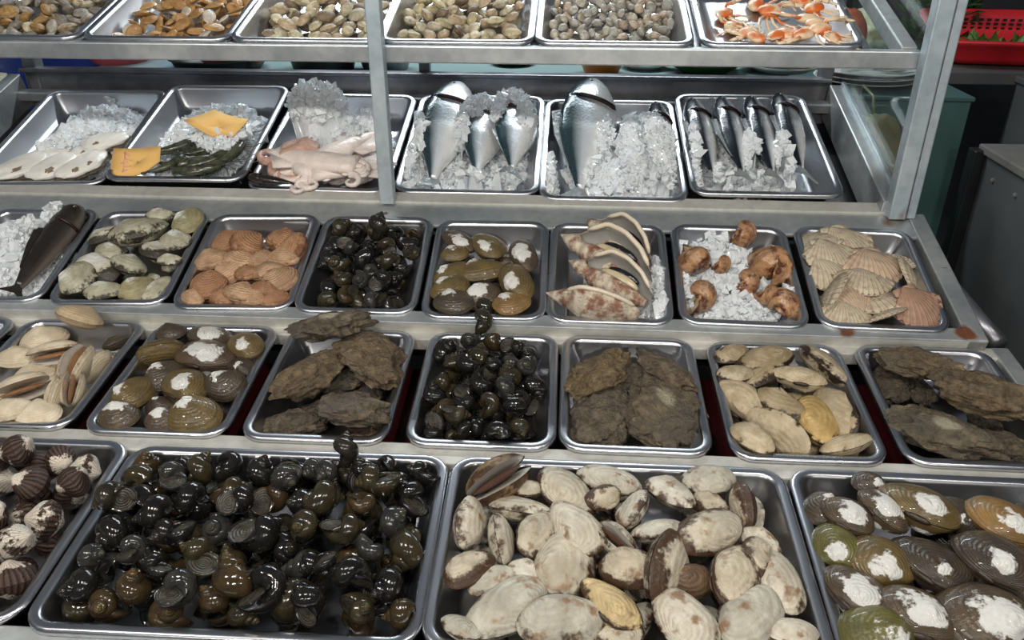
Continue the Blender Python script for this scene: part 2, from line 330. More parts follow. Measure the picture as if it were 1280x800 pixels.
# glass panes at the two ends
n = NT('case_glass'); lw = n.node('ShaderNodeLayerWeight'); lw.inputs[0].default_value = .5; fc = n.math('ADD', n.math('MULTIPLY', n.math('POWER', lw.outputs['Facing'], 5), .45), .03)
ts = n.node('ShaderNodeBsdfTransparent'); ts.inputs[0].default_value = (.92, .96, .95, 1); gs = n.node('ShaderNodeBsdfGlossy'); gs.inputs['Roughness'].default_value = .03
df = n.node('ShaderNodeBsdfDiffuse'); df.inputs[0].default_value = (.6, .64, .6, 1)
ms = n.node('ShaderNodeMixShader'); n.put(ms.inputs[0], fc); n.put(ms.inputs[1], ts.outputs[0]); n.put(ms.inputs[2], gs.outputs[0])
m2 = n.node('ShaderNodeMixShader'); n.put(m2.inputs[0], n.step(n.noise(6, 4, n.pos()), .4, .9, .02, .10)); n.put(m2.inputs[1], ms.outputs[0]); n.put(m2.inputs[2], df.outputs[0])
n.put(n.t.nodes['Material Output'].inputs[0], m2.outputs[0]); MAT['glass'] = n.m
def pane(x):
    y0, y1 = 1.482, 1.938; a0 = UP.M @ Vector((0, 1.30, .026)); sl = math.tan(R(16))
    zb = lambda y: a0.z + (y-a0.y)*sl; V = []
    for xx in (x-.0022, x+.0022): V += [(xx, y0, zb(y0)), (xx, y1, zb(y1)), (xx, y1, 1.98), (xx, y0, 1.98)]
    part('glass_pane', (np.array(V), [(0,1,2,3),(7,6,5,4),(0,4,5,1),(1,5,6,2),(2,6,7,3),(3,7,4,0)], {}), MAT['glass'], bev=0)
pane(.621); pane(XL+.012)
# body of the stall
for p, nm in ((boxv((.695, .88, .40), (.012, .86, .80)), 'side_skirt'), (boxv((-1.39, .88, .40), (.012, .86, .80)), 'side_skirt'), (boxv((.66, 1.62, .47), (.012, .6, .94)), 'side_skirt'), (boxv((-.35, .47, .36), (2.06, .012, .72)), 'front_skirt')):
    part(nm, p, MAT['darkmetal'])
# push handle: a pipe that sticks out of the right flank towards the customer
def rp(px, py, Y): d = ray(px, py); return tuple(CAM+d*(Y/d.y))
part('push_handle', tube([(.655, 1.50, .935), rp(1176, 346, 1.40), rp(1215, 392, 1.31), rp(1248, 431, 1.235)], .0165, 18), MAT['darkmetal'], bev=0, smooth=True)

# ================================================================== trays
def rrect(w, d, ins, r, k=5):
    hw, hd = w/2-ins, d/2-ins; rr = max(r-ins, .012); P = []
    for cx, cy, a0 in ((hw-rr, hd-rr, 0), (-hw+rr, hd-rr, 90), (-hw+rr, -hd+rr, 180), (hw-rr, -hd+rr, 270)):
        for i in range(k+1):
            a = R(a0 + 90*i/k); P.append((cx+rr*math.cos(a), cy+rr*math.sin(a)))
    return P
def tray_mesh(name, w, d, dep, r):
    prof = [(.048, -dep-.0012), (.036, -dep), (.030, -dep+.005), (.0165, -.012), (.0135, -.0022), (.010, -.0012), (.003, -.0012), (.0018, -.006), (.0, -.006), (.0003, -.0012), (.0022, .0012), (.005, .0018), (.0105, .0016), (.0135, .0004), (.0155, -.004), (.0175, -.012), (.029, -dep+.012), (.032, -dep+.005), (.038, -dep+.0012), (.048, -dep)]
    V = []; m = None
    for ins, z in prof:
        L = rrect(w, d, ins, r); m = len(L); V += [(x, y, z) for x, y in L]
    F = gridf(len(prof), m); F += [tuple(range(m))[::-1], tuple((len(prof)-1)*m+j for j in range(m))]
    me = mk(name, V, F, MAT['steel']); return me
SIZES = {'front': (.436, .290, .056, .034), 'small': (.211, .271, .044, .034), 'case': (.292, .400, .05, .034), 'shelf': (.286, .40, .045, .032)}
TM = {k: tray_mesh('tray_'+k, *v) for k, v in SIZES.items()}
CELL = .004
class Tray:
    def __init__(s, size, pl, x, v, label, yaw=0, lift=0, pitch=0):
        s.w, s.d, s.dep, s.r = SIZES[size]; s.M = pl.M @ T(x, v, lift) @ rot(yaw) @ Matrix.Rotation(R(pitch), 4, 'X'); s.Mi = s.M.inverted()
        s.o = link('steel_tray', TM[size]); s.o.matrix_world = s.M; tag(s.o, label, 'tray', 'stainless trays of the stall')
        s.cap = .008 if size == 'front' else .000; pad = .08; s.x0, s.y0 = -s.w/2-pad, -s.d/2-pad; s.nx = int((s.w+2*pad)/CELL)+1; s.ny = int((s.d+2*pad)/CELL)+1
        X, Y = np.meshgrid(s.x0+CELL*(np.arange(s.nx)+.5), s.y0+CELL*(np.arange(s.ny)+.5), indexing='ij')
        ins = np.minimum(s.w/2-abs(X), s.d/2-abs(Y)); wall = np.clip((ins-.014)/.018, 0, 1)
        s.H = np.where(ins < 0, -.006, .002-wall*(s.dep+.0005)); s.floor = -s.dep+.0015; s.X, s.Y = X, Y
    def loc(s, px, py, h=0):
        q = s.Mi @ CAM; d = s.Mi.to_3x3() @ ray(px, py); t = (h-q.z)/d.z; return q.x+d.x*t, q.y+d.y*t
    def dist(s, px, py):
        x, y = s.loc(px, py, -.01); return (cam.matrix_world.inverted() if False else Matrix.Identity(4)) and -((CR.transposed() @ ((s.M @ Vector((x, y, -.01)))-CAM)).z)
    def idx(s, V):
        return np.clip(((V[:, 0]-s.x0)/CELL).astype(int), 0, s.nx-1), np.clip(((V[:, 1]-s.y0)/CELL).astype(int), 0, s.ny-1)
    def rest(s, V, x, y, sink=.2):
        V = V + np.array([x, y, 0]); i, j = s.idx(V); need = s.H[i, j]-V[:, 2]; th = V[:, 2].max()-V[:, 2].min()
        ins = np.minimum(s.w/2-abs(V[:, 0]), s.d/2-abs(V[:, 1])); fl = (s.floor-V[:, 2])[ins > .03]
        return max(np.quantile(need, .985), need.max()-sink*th, fl.max() if len(fl) else -9)
    def stamp(s, V, x, y, z, shrink=1.0):
        V = V + np.array([x, y, z]); i, j = s.idx(V); np.maximum.at(s.H, (i, j), V[:, 2])
        for di, dj in ((1, 0), (0, 1), (-1, 0), (0, -1)):
            np.maximum.at(s.H, (np.clip(i+di, 0, s.nx-1), np.clip(j+dj, 0, s.ny-1)), V[:, 2]-.003)
class Kind:
    """one kind of food: variants, each a list of (part name or None, mesh); part None = the thing itself"""
    def __init__(s, name, variants, label, cat, group):
        s.name, s.var, s.label, s.cat, s.group = name, variants, label, cat, group
        s.V = []; s.styles = None
        for v in variants:
            P = []
            for _, me, *_x in v:
                a = np.empty(len(me.vertices)*3); me.vertices.foreach_get('co', a); P.append(a.reshape(-1, 3))
            s.V.append(np.concatenate(P))
    def pts(s, vi, M): A = np.array(M); return s.V[vi] @ A[:3, :3].T
def spawn(kind, vi, Mw, label=None, group=None, color=None):
    v = kind.var[vi]
    if v[0][0] is None: o = link(kind.name, v[0][1]); ch = v[1:]
    else: o = link(kind.name, None); o.empty_display_size = .01; ch = v
    st = random.choice(kind.styles) if (kind.styles and color is None) else None
    o.matrix_world = Mw; c = color or (st[0] if st else (1, 1, 1)); o.color = tuple(c)+(.5,) if len(c) == 3 else tuple(c)
    if st and not label: label = st[1]
    made = []
    for nm, me, *up in ch:
        p = link(nm, me, made[up[0]] if up else o); p.color = o.color; made.append(p)
    return tag(o, label or kind.label, kind.cat, group or kind.group)
def yawpx(a, k=.64):
    a = R(a); return math.degrees(math.atan2(math.sin(a)/k, math.cos(a)))
def place(tr, kind, px, py, L, ang=0, roll=0, pitch=0, vi=None, label=None, color=None, k=.64, sink=.2, flip=False, over=False, group=None, up=0, cap=None):
    """rest one piece where its middle shows in the photograph; L = length in pixels"""
    vi = random.randrange(len(kind.var)) if vi is None else vi
    s = 1.1*L/FPX*tr.dist(px, py)*math.hypot(math.cos(R(ang)), math.sin(R(ang))/.9); Mr = rot(yawpx(ang, k)+(180 if flip else 0), roll, pitch) @ Matrix.Scale(s, 4)
    V = kind.pts(vi, Mr); cz = 0; h = -.015
    for _ in range(3):
        x, y = tr.loc(px, py, h)
        if not over: x = min(max(x, -tr.w/2+.02-min(0, V[:, 0].min()+.012)*.8), tr.w/2-.02-max(0, V[:, 0].max()-.012)*.8); y = min(max(y, -tr.d/2+.02-min(0, V[:, 1].min()+.012)*.8), tr.d/2-.02-max(0, V[:, 1].max()-.012)*.8)
        z = tr.rest(V, x, y, sink)+up
        if not over: z = min(z, (tr.cap if cap is None else cap)+.006*math.sin(px*1.7+py*.9))
        h = z
    tr.stamp(V, x, y, z)
    return spawn(kind, vi, tr.M @ T(x, y, z) @ Mr, label, group, color)
def fill(tr, kind, size, heap, nmax=400, cand=7, margin=.03, tilt=(60, 60), sink=.25, area=None, color=None, label=None, group=None, fails=25, var=.12, vis=None):
    """let pieces fall at random until the heap is full; heap(x,y) = allowed top"""
    made = 0; bad = 0; lim = .0
    while made < nmax and bad < fails:
        best = None
        for _ in range(cand):
            x = random.uniform(-1, 1)*(tr.w/2-margin); y = random.uniform(-1, 1)*(tr.d/2-margin)
            if area and not area(x, y): continue
            vi = random.randrange(len(kind.var)); s = size*random.uniform(1-var, 1+var)
            Mr = rot(random.uniform(0, 360), random.uniform(-tilt[0], tilt[0]), random.uniform(-tilt[1], tilt[1])) @ Matrix.Scale(s, 4)
            V = kind.pts(vi, Mr); z = tr.rest(V, x, y, sink); top = z+V[:, 2].max()
            sc = top-heap(x, y)
            if sc < 0 and (best is None or top < best[0]): best = (top, x, y, z, vi, Mr, V)
        if best is None: bad += 1; continue
        bad = 0; _, x, y, z, vi, Mr, V = best; tr.stamp(V, x, y, z); made += 1
        c = color(vi) if callable(color) else color
        spawn(kind, vi, tr.M @ T(x, y, z) @ Mr, label(c) if callable(label) else label, group, c)
    return made
def mound(tr, top, edge=-.012, p=2.2):
    return lambda x, y: edge + (top-edge)*max(0, 1-abs(2*x/(tr.w-.04))**p)*max(0, 1-abs(2*y/(tr.d-.04))**p)

# ---- crushed ice: many chips in one mesh
def chips(n, pos, size):
    base = np.array([(-1,-1,-1),(1,-1,-1),(1,1,-1),(-1,1,-1),(-1,-1,1),(1,-1,1),(1,1,1),(-1,1,1)])*.5
    fc = np.array([(0,3,2,1),(4,5,6,7),(0,1,5,4),(1,2,6,5),(2,3,7,6),(3,0,4,7)])
    V = base[None]+RNG.uniform(-.32, .32, (n, 8, 3)); q = RNG.normal(size=(n, 4)); q /= np.linalg.norm(q, axis=1)[:, None]
    a, b, c, d = q.T
    Rm = np.stack([1-2*(c*c+d*d), 2*(b*c-a*d), 2*(b*d+a*c), 2*(b*c+a*d), 1-2*(b*b+d*d), 2*(c*d-a*b), 2*(b*d-a*c), 2*(c*d+a*b), 1-2*(b*b+c*c)], 1).reshape(n, 3, 3)
    V = np.einsum('nij,nkj->nki', Rm, V*RNG.uniform(.5, 1.25, (n, 1, 3))*size[:, None, None]) + pos[:, None]
    F = fc[None]+8*np.arange(n)[:, None, None]; return V.reshape(-1, 3), F.reshape(-1, 4).tolist()
def ice(tr, regs, label, size=(.003, .009)):
    """regs: list of (cx, cy, rx, ry, thickness, count, skew) in tray metres"""
    Ps = []; H0 = tr.H.copy()
    for cx, cy, rx, ry, th, n, *sk in regs:
        n = int(n*1.5)
        r = np.sqrt(RNG.uniform(0, 1, n)); a = RNG.uniform(0, 6.283, n)
        x = cx+rx*r*np.cos(a); y = cy+ry*r*np.sin(a); 
        x = np.clip(x, -tr.w/2+.02, tr.w/2-.02); y = np.clip(y, -tr.d/2+.02, tr.d/2-.02)
        i, j = tr.idx(np.stack([x, y], 1)); f = np.clip(1.25-r**2, .15, 1)
        z = tr.H[i, j] + .002 + th*f*RNG.uniform(0, 1, n)**.7
        Ps.append(np.stack([x, y, z], 1)); tr_top = ((tr.X-cx)/rx)**2+((tr.Y-cy)/ry)**2
        tr.H = np.where(tr_top < 1, np.maximum(tr.H, tr.H+th*np.clip(1.1-tr_top, 0, 1)*.75), tr.H)
    P = np.concatenate(Ps); V, F = chips(len(P), P, RNG.uniform(size[0], size[1], len(P))*RNG.choice([1, 1, 1.3, 1.8], len(P)))
    nf = len(F); V = [V]; off = nf//6*8
    for cx, cy, rx, ry, th, n, *sk in regs:      # smooth ice mound added below the chips to brighten the dark gaps
        gx, gy = 16, 16; B = []
        for i in range(gx):
            for j in range(gy):
                q = .06+.94*i/(gx-1); a = 6.2832*j/gy; x = min(max(cx+rx*q*math.cos(a), -tr.w/2+.024), tr.w/2-.024); y = min(max(cy+ry*q*math.sin(a), -tr.d/2+.024), tr.d/2-.024)
                k = int((x-tr.x0)/CELL), int((y-tr.y0)/CELL); B.append((x, y, H0[k]+.001+.62*th*max(0, 1.0-q*q)+.003*noise.noise(Vector((x*60, y*60, cx*9)))))
        V.append(np.array(B)); F += [tuple(k+off for k in f) for f in gridf(gx, gy)]+[tuple(off+j for j in range(gy))[::-1]]; off += gx*gy
    V = np.concatenate(V); o = link('crushed_ice', mk('crushed_ice', V, F, MAT['ice'], smooth=False)); o.matrix_world = tr.M
    return tag(o, label, 'ice', None, 'stuff')

# ================================================================== shapes of shellfish (unit length)
def valve(a, b, Tk, side=1, K=9, Np=26, seed=0, ex=.62, ux=-.34, uy=.78, ribs=0, ramp=.0, inner=False, wob=.05, t1=1.0, tail=0):
    rs = np.random.RandomState(seed); ph = np.linspace(0, 2*np.pi, Np, endpoint=False); w1, w2, w3 = rs.uniform(0, 6.28, 3)
    rad = 1+wob*np.sin(2*ph+w1)+wob*.7*np.sin(3*ph+w2)+wob*.3*np.sin(5*ph+w3)
    cx = a*np.cos(ph)*rad*(1+tail*np.maximum(0, np.cos(ph))); cy = b*np.sin(ph)*rad*(1-.35*tail*np.maximum(0, np.cos(ph)))
    U = np.array([ux*a, uy*b]); V, G, RB = [], [], []
    rib = .5+.5*np.cos(ph*ribs) if ribs else np.zeros(Np)
    for k in range(K+1):
        t = (k/K)**.85*t1 if k else .02; x = U[0]+t*(cx-U[0]); y = U[1]+t*(cy-U[1])
        # distance to outline along the growth line, 0 at umbo .. 1 at margin
        e = np.clip((x/a)**2+(y/b)**2, 0, None); e0 = np.clip((cx/a)**2+(cy/b)**2, .01, None); e = np.clip(e/e0 if False else np.maximum(0, e/(1e-6+e0)), 0, 1) if k < K else np.ones(Np)
        z = Tk*np.power(np.clip(1-e, 0, 1), ex)*(1+.45*np.exp(-((x-U[0])**2+(y-U[1])**2)/(.45*b)**2))
        if ribs: z = z+ramp*(rib-.5)*min(1, t*1.6)*(1 if k < K else .4)
        V.append(np.stack([x, y, side*z], 1)); G.append(np.full(Np, t)); RB.append(rib)
    F = gridf(K+1, Np, flip=(side < 0)); F.append(tuple(range(Np))[::-1] if side > 0 else tuple(range(Np)))
    V = np.concatenate(V); at = {'g': np.concatenate(G), 'rib': np.concatenate(RB)}
    return V, F, at
def thick(p, k=.86, dz=.0):
    """valve with an inner face"""
    V = p[0]; c = V.mean(0)*np.array([1, 1, 0]); W = (V-c)*np.array([.96, .96, k])+c; W[:, 2] -= dz
    return join([p, (W, [f[::-1] for f in p[1]], p[2])])
def clam_set(name, mat, a=.5, b=.34, Tk=.2, nvar=4, parts=False, openvar=0, seed=0, inner=None, gape='brownlip', **kw):
    out = []
    for i in range(nvar):
        sd = seed*97+i; rs = np.random.RandomState(sd); bb = b*rs.uniform(.92, 1.1); tk = Tk*rs.uniform(.9, 1.12)
        up = valve(a, bb, tk, 1, seed=sd, **kw); lo = valve(a, bb, tk, -1, seed=sd, **kw)
        if i < openvar:
            ang = rs.uniform(9, 17); Mh = T(0, bb*.95, 0) @ Matrix.Rotation(R(-ang), 4, 'X') @ T(0, -bb*.95, 0); Ml = T(0, bb*.95, 0) @ Matrix.Rotation(R(ang), 4, 'X') @ T(0, -bb*.95, 0)
            # inside of each half
            iu = (up[0]*np.array([.97, .97, .0])+np.array([0, 0, .012]), [f[::-1] for f in up[1]], up[2]); il = (lo[0]*np.array([.97, .97, .0])-np.array([0, 0, .012]), [f[::-1] for f in lo[1]], lo[2])
            def half(p, q, M):
                n0 = len(p[1]); A = join([p, q]); A = xf(A, M); return mk(name+'_valve', A[0], A[1], [mat, inner or MAT['pearl']], A[2], fm=[0]*n0+[1]*len(q[1]))
            fl = valve(a*.86, bb*.8, .05, 1, seed=sd, K=4, Np=18); f2 = valve(a*.86, bb*.8, .05, -1, seed=sd, K=4, Np=18)
            fl = join([fl, f2]); out.append([('shell_valve', half(up, iu, Mh)), ('shell_valve', half(lo, il, Ml)), ('flesh', mk(name+'_flesh', fl[0]+np.array([0, -.02, 0]), fl[1], MAT[gape], fl[2]))])
        elif parts:
            hg = blob(.16, .035, .045, sd+.5, 2, .1); lig = mk('hinge_ligament', hg[0]+np.array([-.05*a, bb*.97, 0]), hg[1], MAT['ligament'])
            out.append([('shell_valve', mk(name+'_valve', up[0]+np.array([0, 0, .004]), up[1], mat, up[2])), ('shell_valve', mk(name+'_valve', lo[0]-np.array([0, 0, .004]), lo[1], mat, lo[2])), ('hinge_ligament', lig)])
        else:
            A = join([up, lo]); out.append([(None, mk(name, A[0], A[1], mat, A[2]))])
    return out
def snail_set(name, mat, opmat, nvar=4, turns=4.0, W=1.86, cd=.40, rt=.62, zs=1.0, el=1.12, seed=0, aper=1.0, ns=17, nc=14):
    out = []
    for i in range(nvar):
        rs = np.random.RandomState(seed+i); Wi = W*rs.uniform(.96, 1.04); k = math.log(Wi)/(2*math.pi); n = int(turns*ns)
        th = np.linspace(-turns*2*np.pi, 0, n+1); V, G, Wt = [], [], []; zi = zs*rs.uniform(.92, 1.1)
        for q, t in enumerate(th):
            s = math.exp(k*t); ap = 1+.12*max(0, 1+t/1.0)*aper; rr = rt*s*ap; c = np.array([math.cos(t), math.sin(t), 0]); cen = c*cd*s+np.array([0, 0, -zi*1.35*s])
            for j in range(nc):
                a = 2*math.pi*j/nc; V.append(cen + rr*(math.cos(a)*c + el*math.sin(a)*np.array([0, 0, 1]))); G.append(q/n); Wt.append(j/nc)
        F = gridf(n+1, nc); F.append(tuple(range(nc))[::-1])
        V = np.array(V); rim = V[-nc:].copy(); ce = rim.mean(0); dirn = np.array([0, 1., 0])
        # a short way into the mouth
        V = np.concatenate([V, (rim-ce)*.90+ce, (rim-ce)*.84+ce-dirn*.10]); G += [1.]*2*nc; Wt += [j/nc for j in range(nc)]*2
        F += gridf(3, nc, off=n*nc); F.append(tuple((n+2)*nc+j for j in range(nc)))
        rings = [(rim-ce)*f+ce-dirn*dz for f, dz in ((.86, .05), (.6, .035), (.3, .03), (.05, .03))]
        O = np.concatenate(rings); og = np.repeat([1, .66, .33, 0], nc)
        lo, hi = V.min(0), V.max(0); c0 = (lo+hi)/2; sc = 1/(hi-lo).max()
        V = (V-c0)*sc; O = (O-c0)*sc; M = Matrix.Rotation(R(90), 4, 'Y')   # long axis along x, spire at +x
        V, F, _ = xf((V, F, {}), M); O, OF, _ = xf((O, gridf(4, nc) + [tuple(3*nc+j for j in range(nc))], {}), M)
        out.append([(None, mk(name, V, F, mat, {'g': G, 'w': Wt}))] + ([('operculum', mk('operculum', O, OF, opmat, {'g': og}))] if opmat else []))
    return out
def scallop_valve(side=1, ribs=13, seed=0, dome=.13):
    rs = np.random.RandomState(seed); Np = ribs*4+1; ph = np.linspace(-1.12, 1.12, Np); rib = .5+.5*np.cos(np.linspace(0, ribs*2*np.pi, Np)); V, G, RB = [], [], []; K = 7
    for k in range(K+1):
        t = .03+.97*k/K; r = t*(.93+.05*np.cos(ph*1.3)+.022*rib*(t > .85)) * (1+rs.uniform(-.01, .01)); x = r*np.sin(ph)*.62*(1+.1*t); y = -r*np.cos(ph)*.95+.5
        q = np.clip(1-(2*t-1)**2, 0, 1)*np.cos(ph*1.25)**.8; z = dome*q+.020*(rib-.5)*t
        V.append(np.stack([x, y, side*z], 1)); G.append(np.full(Np, t)); RB.append(rib)
    V = np.concatenate(V); F = gridf(K+1, Np, closed=False, flip=(side < 0)); at = {'g': np.concatenate(G), 'rib': np.concatenate(RB)}
    W = V-np.array([0, 0, side*.014]); p = (V, F, at); q = (W, [f[::-1] for f in F], at)
    bd = [k*Np for k in range(K+1)]+[K*Np+j for j in range(1, Np)]+[k*Np+Np-1 for k in range(K-1, -1, -1)]; n0 = len(V)
    A = join([p, q]); A[1].extend([(bd[i], bd[i+1], bd[i+1]+n0, bd[i]+n0) for i in range(len(bd)-1)])
    ears = []
    for sx in (-1, 1):
        E = np.array([(0, .50, .0), (sx*.24, .49, .0), (sx*.27, .36, .004), (sx*.16, .30, .012), (sx*.02, .40, .01)]); E[:, 2] += 0
        E2 = E-np.array([0, 0, .012]); f = [(0, 1, 2, 3, 4), (9, 8, 7, 6, 5)]+[(i, i+5, (i+1) % 5+5, (i+1) % 5) for i in range(5)]
        ears.append((np.concatenate([E, E2])*np.array([1, 1, side]), f, {'g': np.full(10, .5), 'rib': np.full(10, .6)}))
    return join([A]+ears)
def blob(sx, sy, sz, seed, sub=4, amp=.1, freq=2.2, ledge=.0, oct=4, shape=None):
    import bmesh
    bm = bmesh.new(); bmesh.ops.create_icosphere(bm, subdivisions=sub, radius=1); bm.verts.ensure_lookup_table()
    V = np.array([v.co[:] for v in bm.verts]); F = [tuple(v.index for v in f.verts) for f in bm.faces]; bm.free(); o = Vector((seed*3.17, seed*1.7, seed*.9)); out = []
    for v in V:
        p = Vector(v); d = 1+amp*noise.fractal(p*freq+o, 1.0, 2.0, oct) if oct > 1 else 1+amp*noise.noise(p*freq+o); q = p*d
        if shape: q = Vector(shape(q))
        q = Vector((q.x*sx, q.y*sy, q.z*sz))
        if ledge:
            q += Vector((v[0], v[1], 0))*ledge*noise.noise(Vector((p.x*1.5, p.y*1.5, p.z*9))+o)
        out.append(q[:])
    return np.array(out), F, {'g': np.zeros(len(out))}

# ================================================================== the trays, row by row
TR = {}
def tr(key, size, pl, x, v, label, **k): TR[key] = Tray(size, pl, x, v, label, **k)
tr('1a', 'front', LOW, -.797, .635, 'large steel tray full of dark ribbed cockles', yaw=.6)
tr('1b', 'front', LOW, -.358, .633, 'large steel tray heaped with glossy black snails', yaw=.8)
tr('1c', 'front', LOW, .078, .637, 'large steel tray of white clams with brown edges', yaw=.3)
tr('1d', 'front', LOW, .516, .640, 'large steel tray of dark clams with white worn beaks', yaw=-.3)
tr('3z', 'small', LOW, -1.022, .934, 'small steel tray beside the tray of open cream clams')
tr('3a', 'small', LOW, -.795, .934, 'small steel tray of gaping cream clams', yaw=.8)
tr('3b', 'small', LOW, -.568, .932, 'small steel tray of brown clams with chalky white beaks', yaw=.9)
tr('3c', 'small', LOW, -.340, .932, 'small steel tray of muddy oysters beside the brown clams', yaw=.5)
tr('3d', 'small', LOW, -.108, .934, 'small steel tray of snails in the row of muddy oysters', yaw=.3)
tr('3e', 'small', LOW, .106, .936, 'small steel tray filled by four broad muddy oysters', yaw=0)
tr('3f', 'small', LOW, .336, .933, 'small steel tray of elongated cream clams with dark margins', yaw=.4)
tr('3g', 'small', LOW, .565, .936, 'small steel tray overfilled with long oysters at the cart corner', yaw=-.3)
tr('2a', 'small', UP, -1.0, 1.085, 'small steel tray holding a brown fish under ice', yaw=2.2)
tr('2b', 'small', UP, -.781, 1.087, 'small steel tray of greenish white clams', yaw=2.4)
tr('2c', 'small', UP, -.562, 1.085, 'small steel tray of tan round clams', yaw=2.4)
tr('2d', 'small', UP, -.349, 1.086, 'small steel tray of snails beside the tan clams', yaw=.8)
tr('2e', 'small', UP, -.132, 1.082, 'small steel tray of brown clams with white tips beside the conchs', yaw=.8)
tr('2f', 'small', UP, .079, 1.081, 'small steel tray holding big open conch shells', yaw=-.2)
tr('2g', 'small', UP, .298, 1.085, 'small steel tray of brown whelks on ice', yaw=-.8)
tr('2h', 'small', UP, .520, 1.086, 'small steel tray of fan scallops', yaw=-1.2)
tr('ca', 'case', UP, -1.09, 1.500, 'glass case tray of white shucked oysters and ice', yaw=2.0)
tr('cb', 'case', UP, -.795, 1.508, 'glass case tray of green prawns with orange price cards', yaw=1.0, lift=.013)
tr('cc', 'case', UP, -.497, 1.500, 'glass case tray of squid and octopus', yaw=-.3)
tr('cd', 'case', UP, -.198, 1.503, 'glass case tray with three silver fish, the first one large', yaw=.2)
tr('ce', 'case', UP, .093, 1.490, 'glass case tray with a big silver fish resting its head on the rim', yaw=.1)
tr('cf', 'case', UP, .386, 1.502, 'glass case tray of four slim dark-backed fish', yaw=.5, lift=.012)
for k, x, lab in (('sa', -1.055, 'upper shelf tray of mottled mixed clams'), ('sb', -.768, 'upper shelf tray of flat amber clams'), ('sc', -.484, 'upper shelf tray of large cream clams'), ('sd', -.208, 'upper shelf tray of cream clams between steel post and grey clams'), ('se', .078, 'upper shelf tray of small grey clams'), ('sf', .373, 'upper shelf tray of cooked orange crab pieces')):
    tr(k, 'shelf', SHELF, x, 1.574, lab)

# ---- row 1: cockles
ck = []
for i in range(4):
    u = valve(.5, .43, .37, 1, K=8, Np=84, seed=i, ux=-.05, uy=.55, ribs=21, ramp=.04, ex=.55, wob=.03); l = valve(.5, .43, .37, -1, K=8, Np=84, seed=i, ux=-.05, uy=.55, ribs=21, ramp=.04, ex=.55, wob=.03)
    A = join([u, l]); ck.append([(None, mk('cockle', A[0], A[1], MAT['cockle'], A[2]))])
COCK = Kind('blood_cockle', ck, 'dark ribbed cockle with worn white patches in the large tray', 'cockle', 'cockles in the large front tray')
def styles(kind, *st): kind.styles = list(st); return kind
def snailstyle(k, where): return styles(k, *([((1, .96, .88), 'glossy black river snail '+where)]*4 + [((2.8, 2.4, 1.3), 'olive brown river snail '+where)]*2 + [((3.9, 2.7, 1.25), 'amber brown river snail '+where), ((2.4, 2.5, 2.3), 'dull grey river snail '+where)]))
styles(COCK, ((1, 1, 1, .5), None), ((1, 1, 1, .25), 'almost wholly dark ribbed cockle in the large tray'), ((1, 1, 1, .85), 'cockle worn mostly white in the large tray'))
t = TR['1a']; fill(t, COCK, .047, mound(t, .046, .040, 6), 220, area=lambda x, y: x > -.08, tilt=(180, 60), fails=50, sink=.35, margin=.028)
# ---- row 1: snails
SN = snail_set('river_snail', MAT['snail'], MAT['operculum'], 6)
S1 = Kind('river_snail', SN, 'glossy black river snail in the large front tray', 'snail', 'snails in the large front tray')
snailstyle(S1, 'in the large front tray')
t = TR['1b']; fill(t, S1, .057, mound(t, .044, .014, 8), 280, tilt=(180, 180), fails=60, margin=.031, var=.16, sink=.32, cand=9)
fill(t, S1, .046, mound(t, .040, .016, 9), 70, tilt=(180, 180), fails=40, margin=.027, var=.14, sink=.34, cand=9)
fill(t, S1, .042, mound(t, .038, .018, 10), 60, tilt=(180, 180), fails=60, margin=.026, var=.14, sink=.40, cand=10)
place(t, S1, 142, 622, 46, 200, 30, 20, label='olive brown snail resting on the rim between cockle tray and snail tray', color=(2.2, 2, 1.4), over=True)
place(t, S1, 434, 566, 36, 80, 0, -35, label='snail at the back rim of the large tray, spire towards the customer', color=(1.8, 1.7, 1.4), over=True)
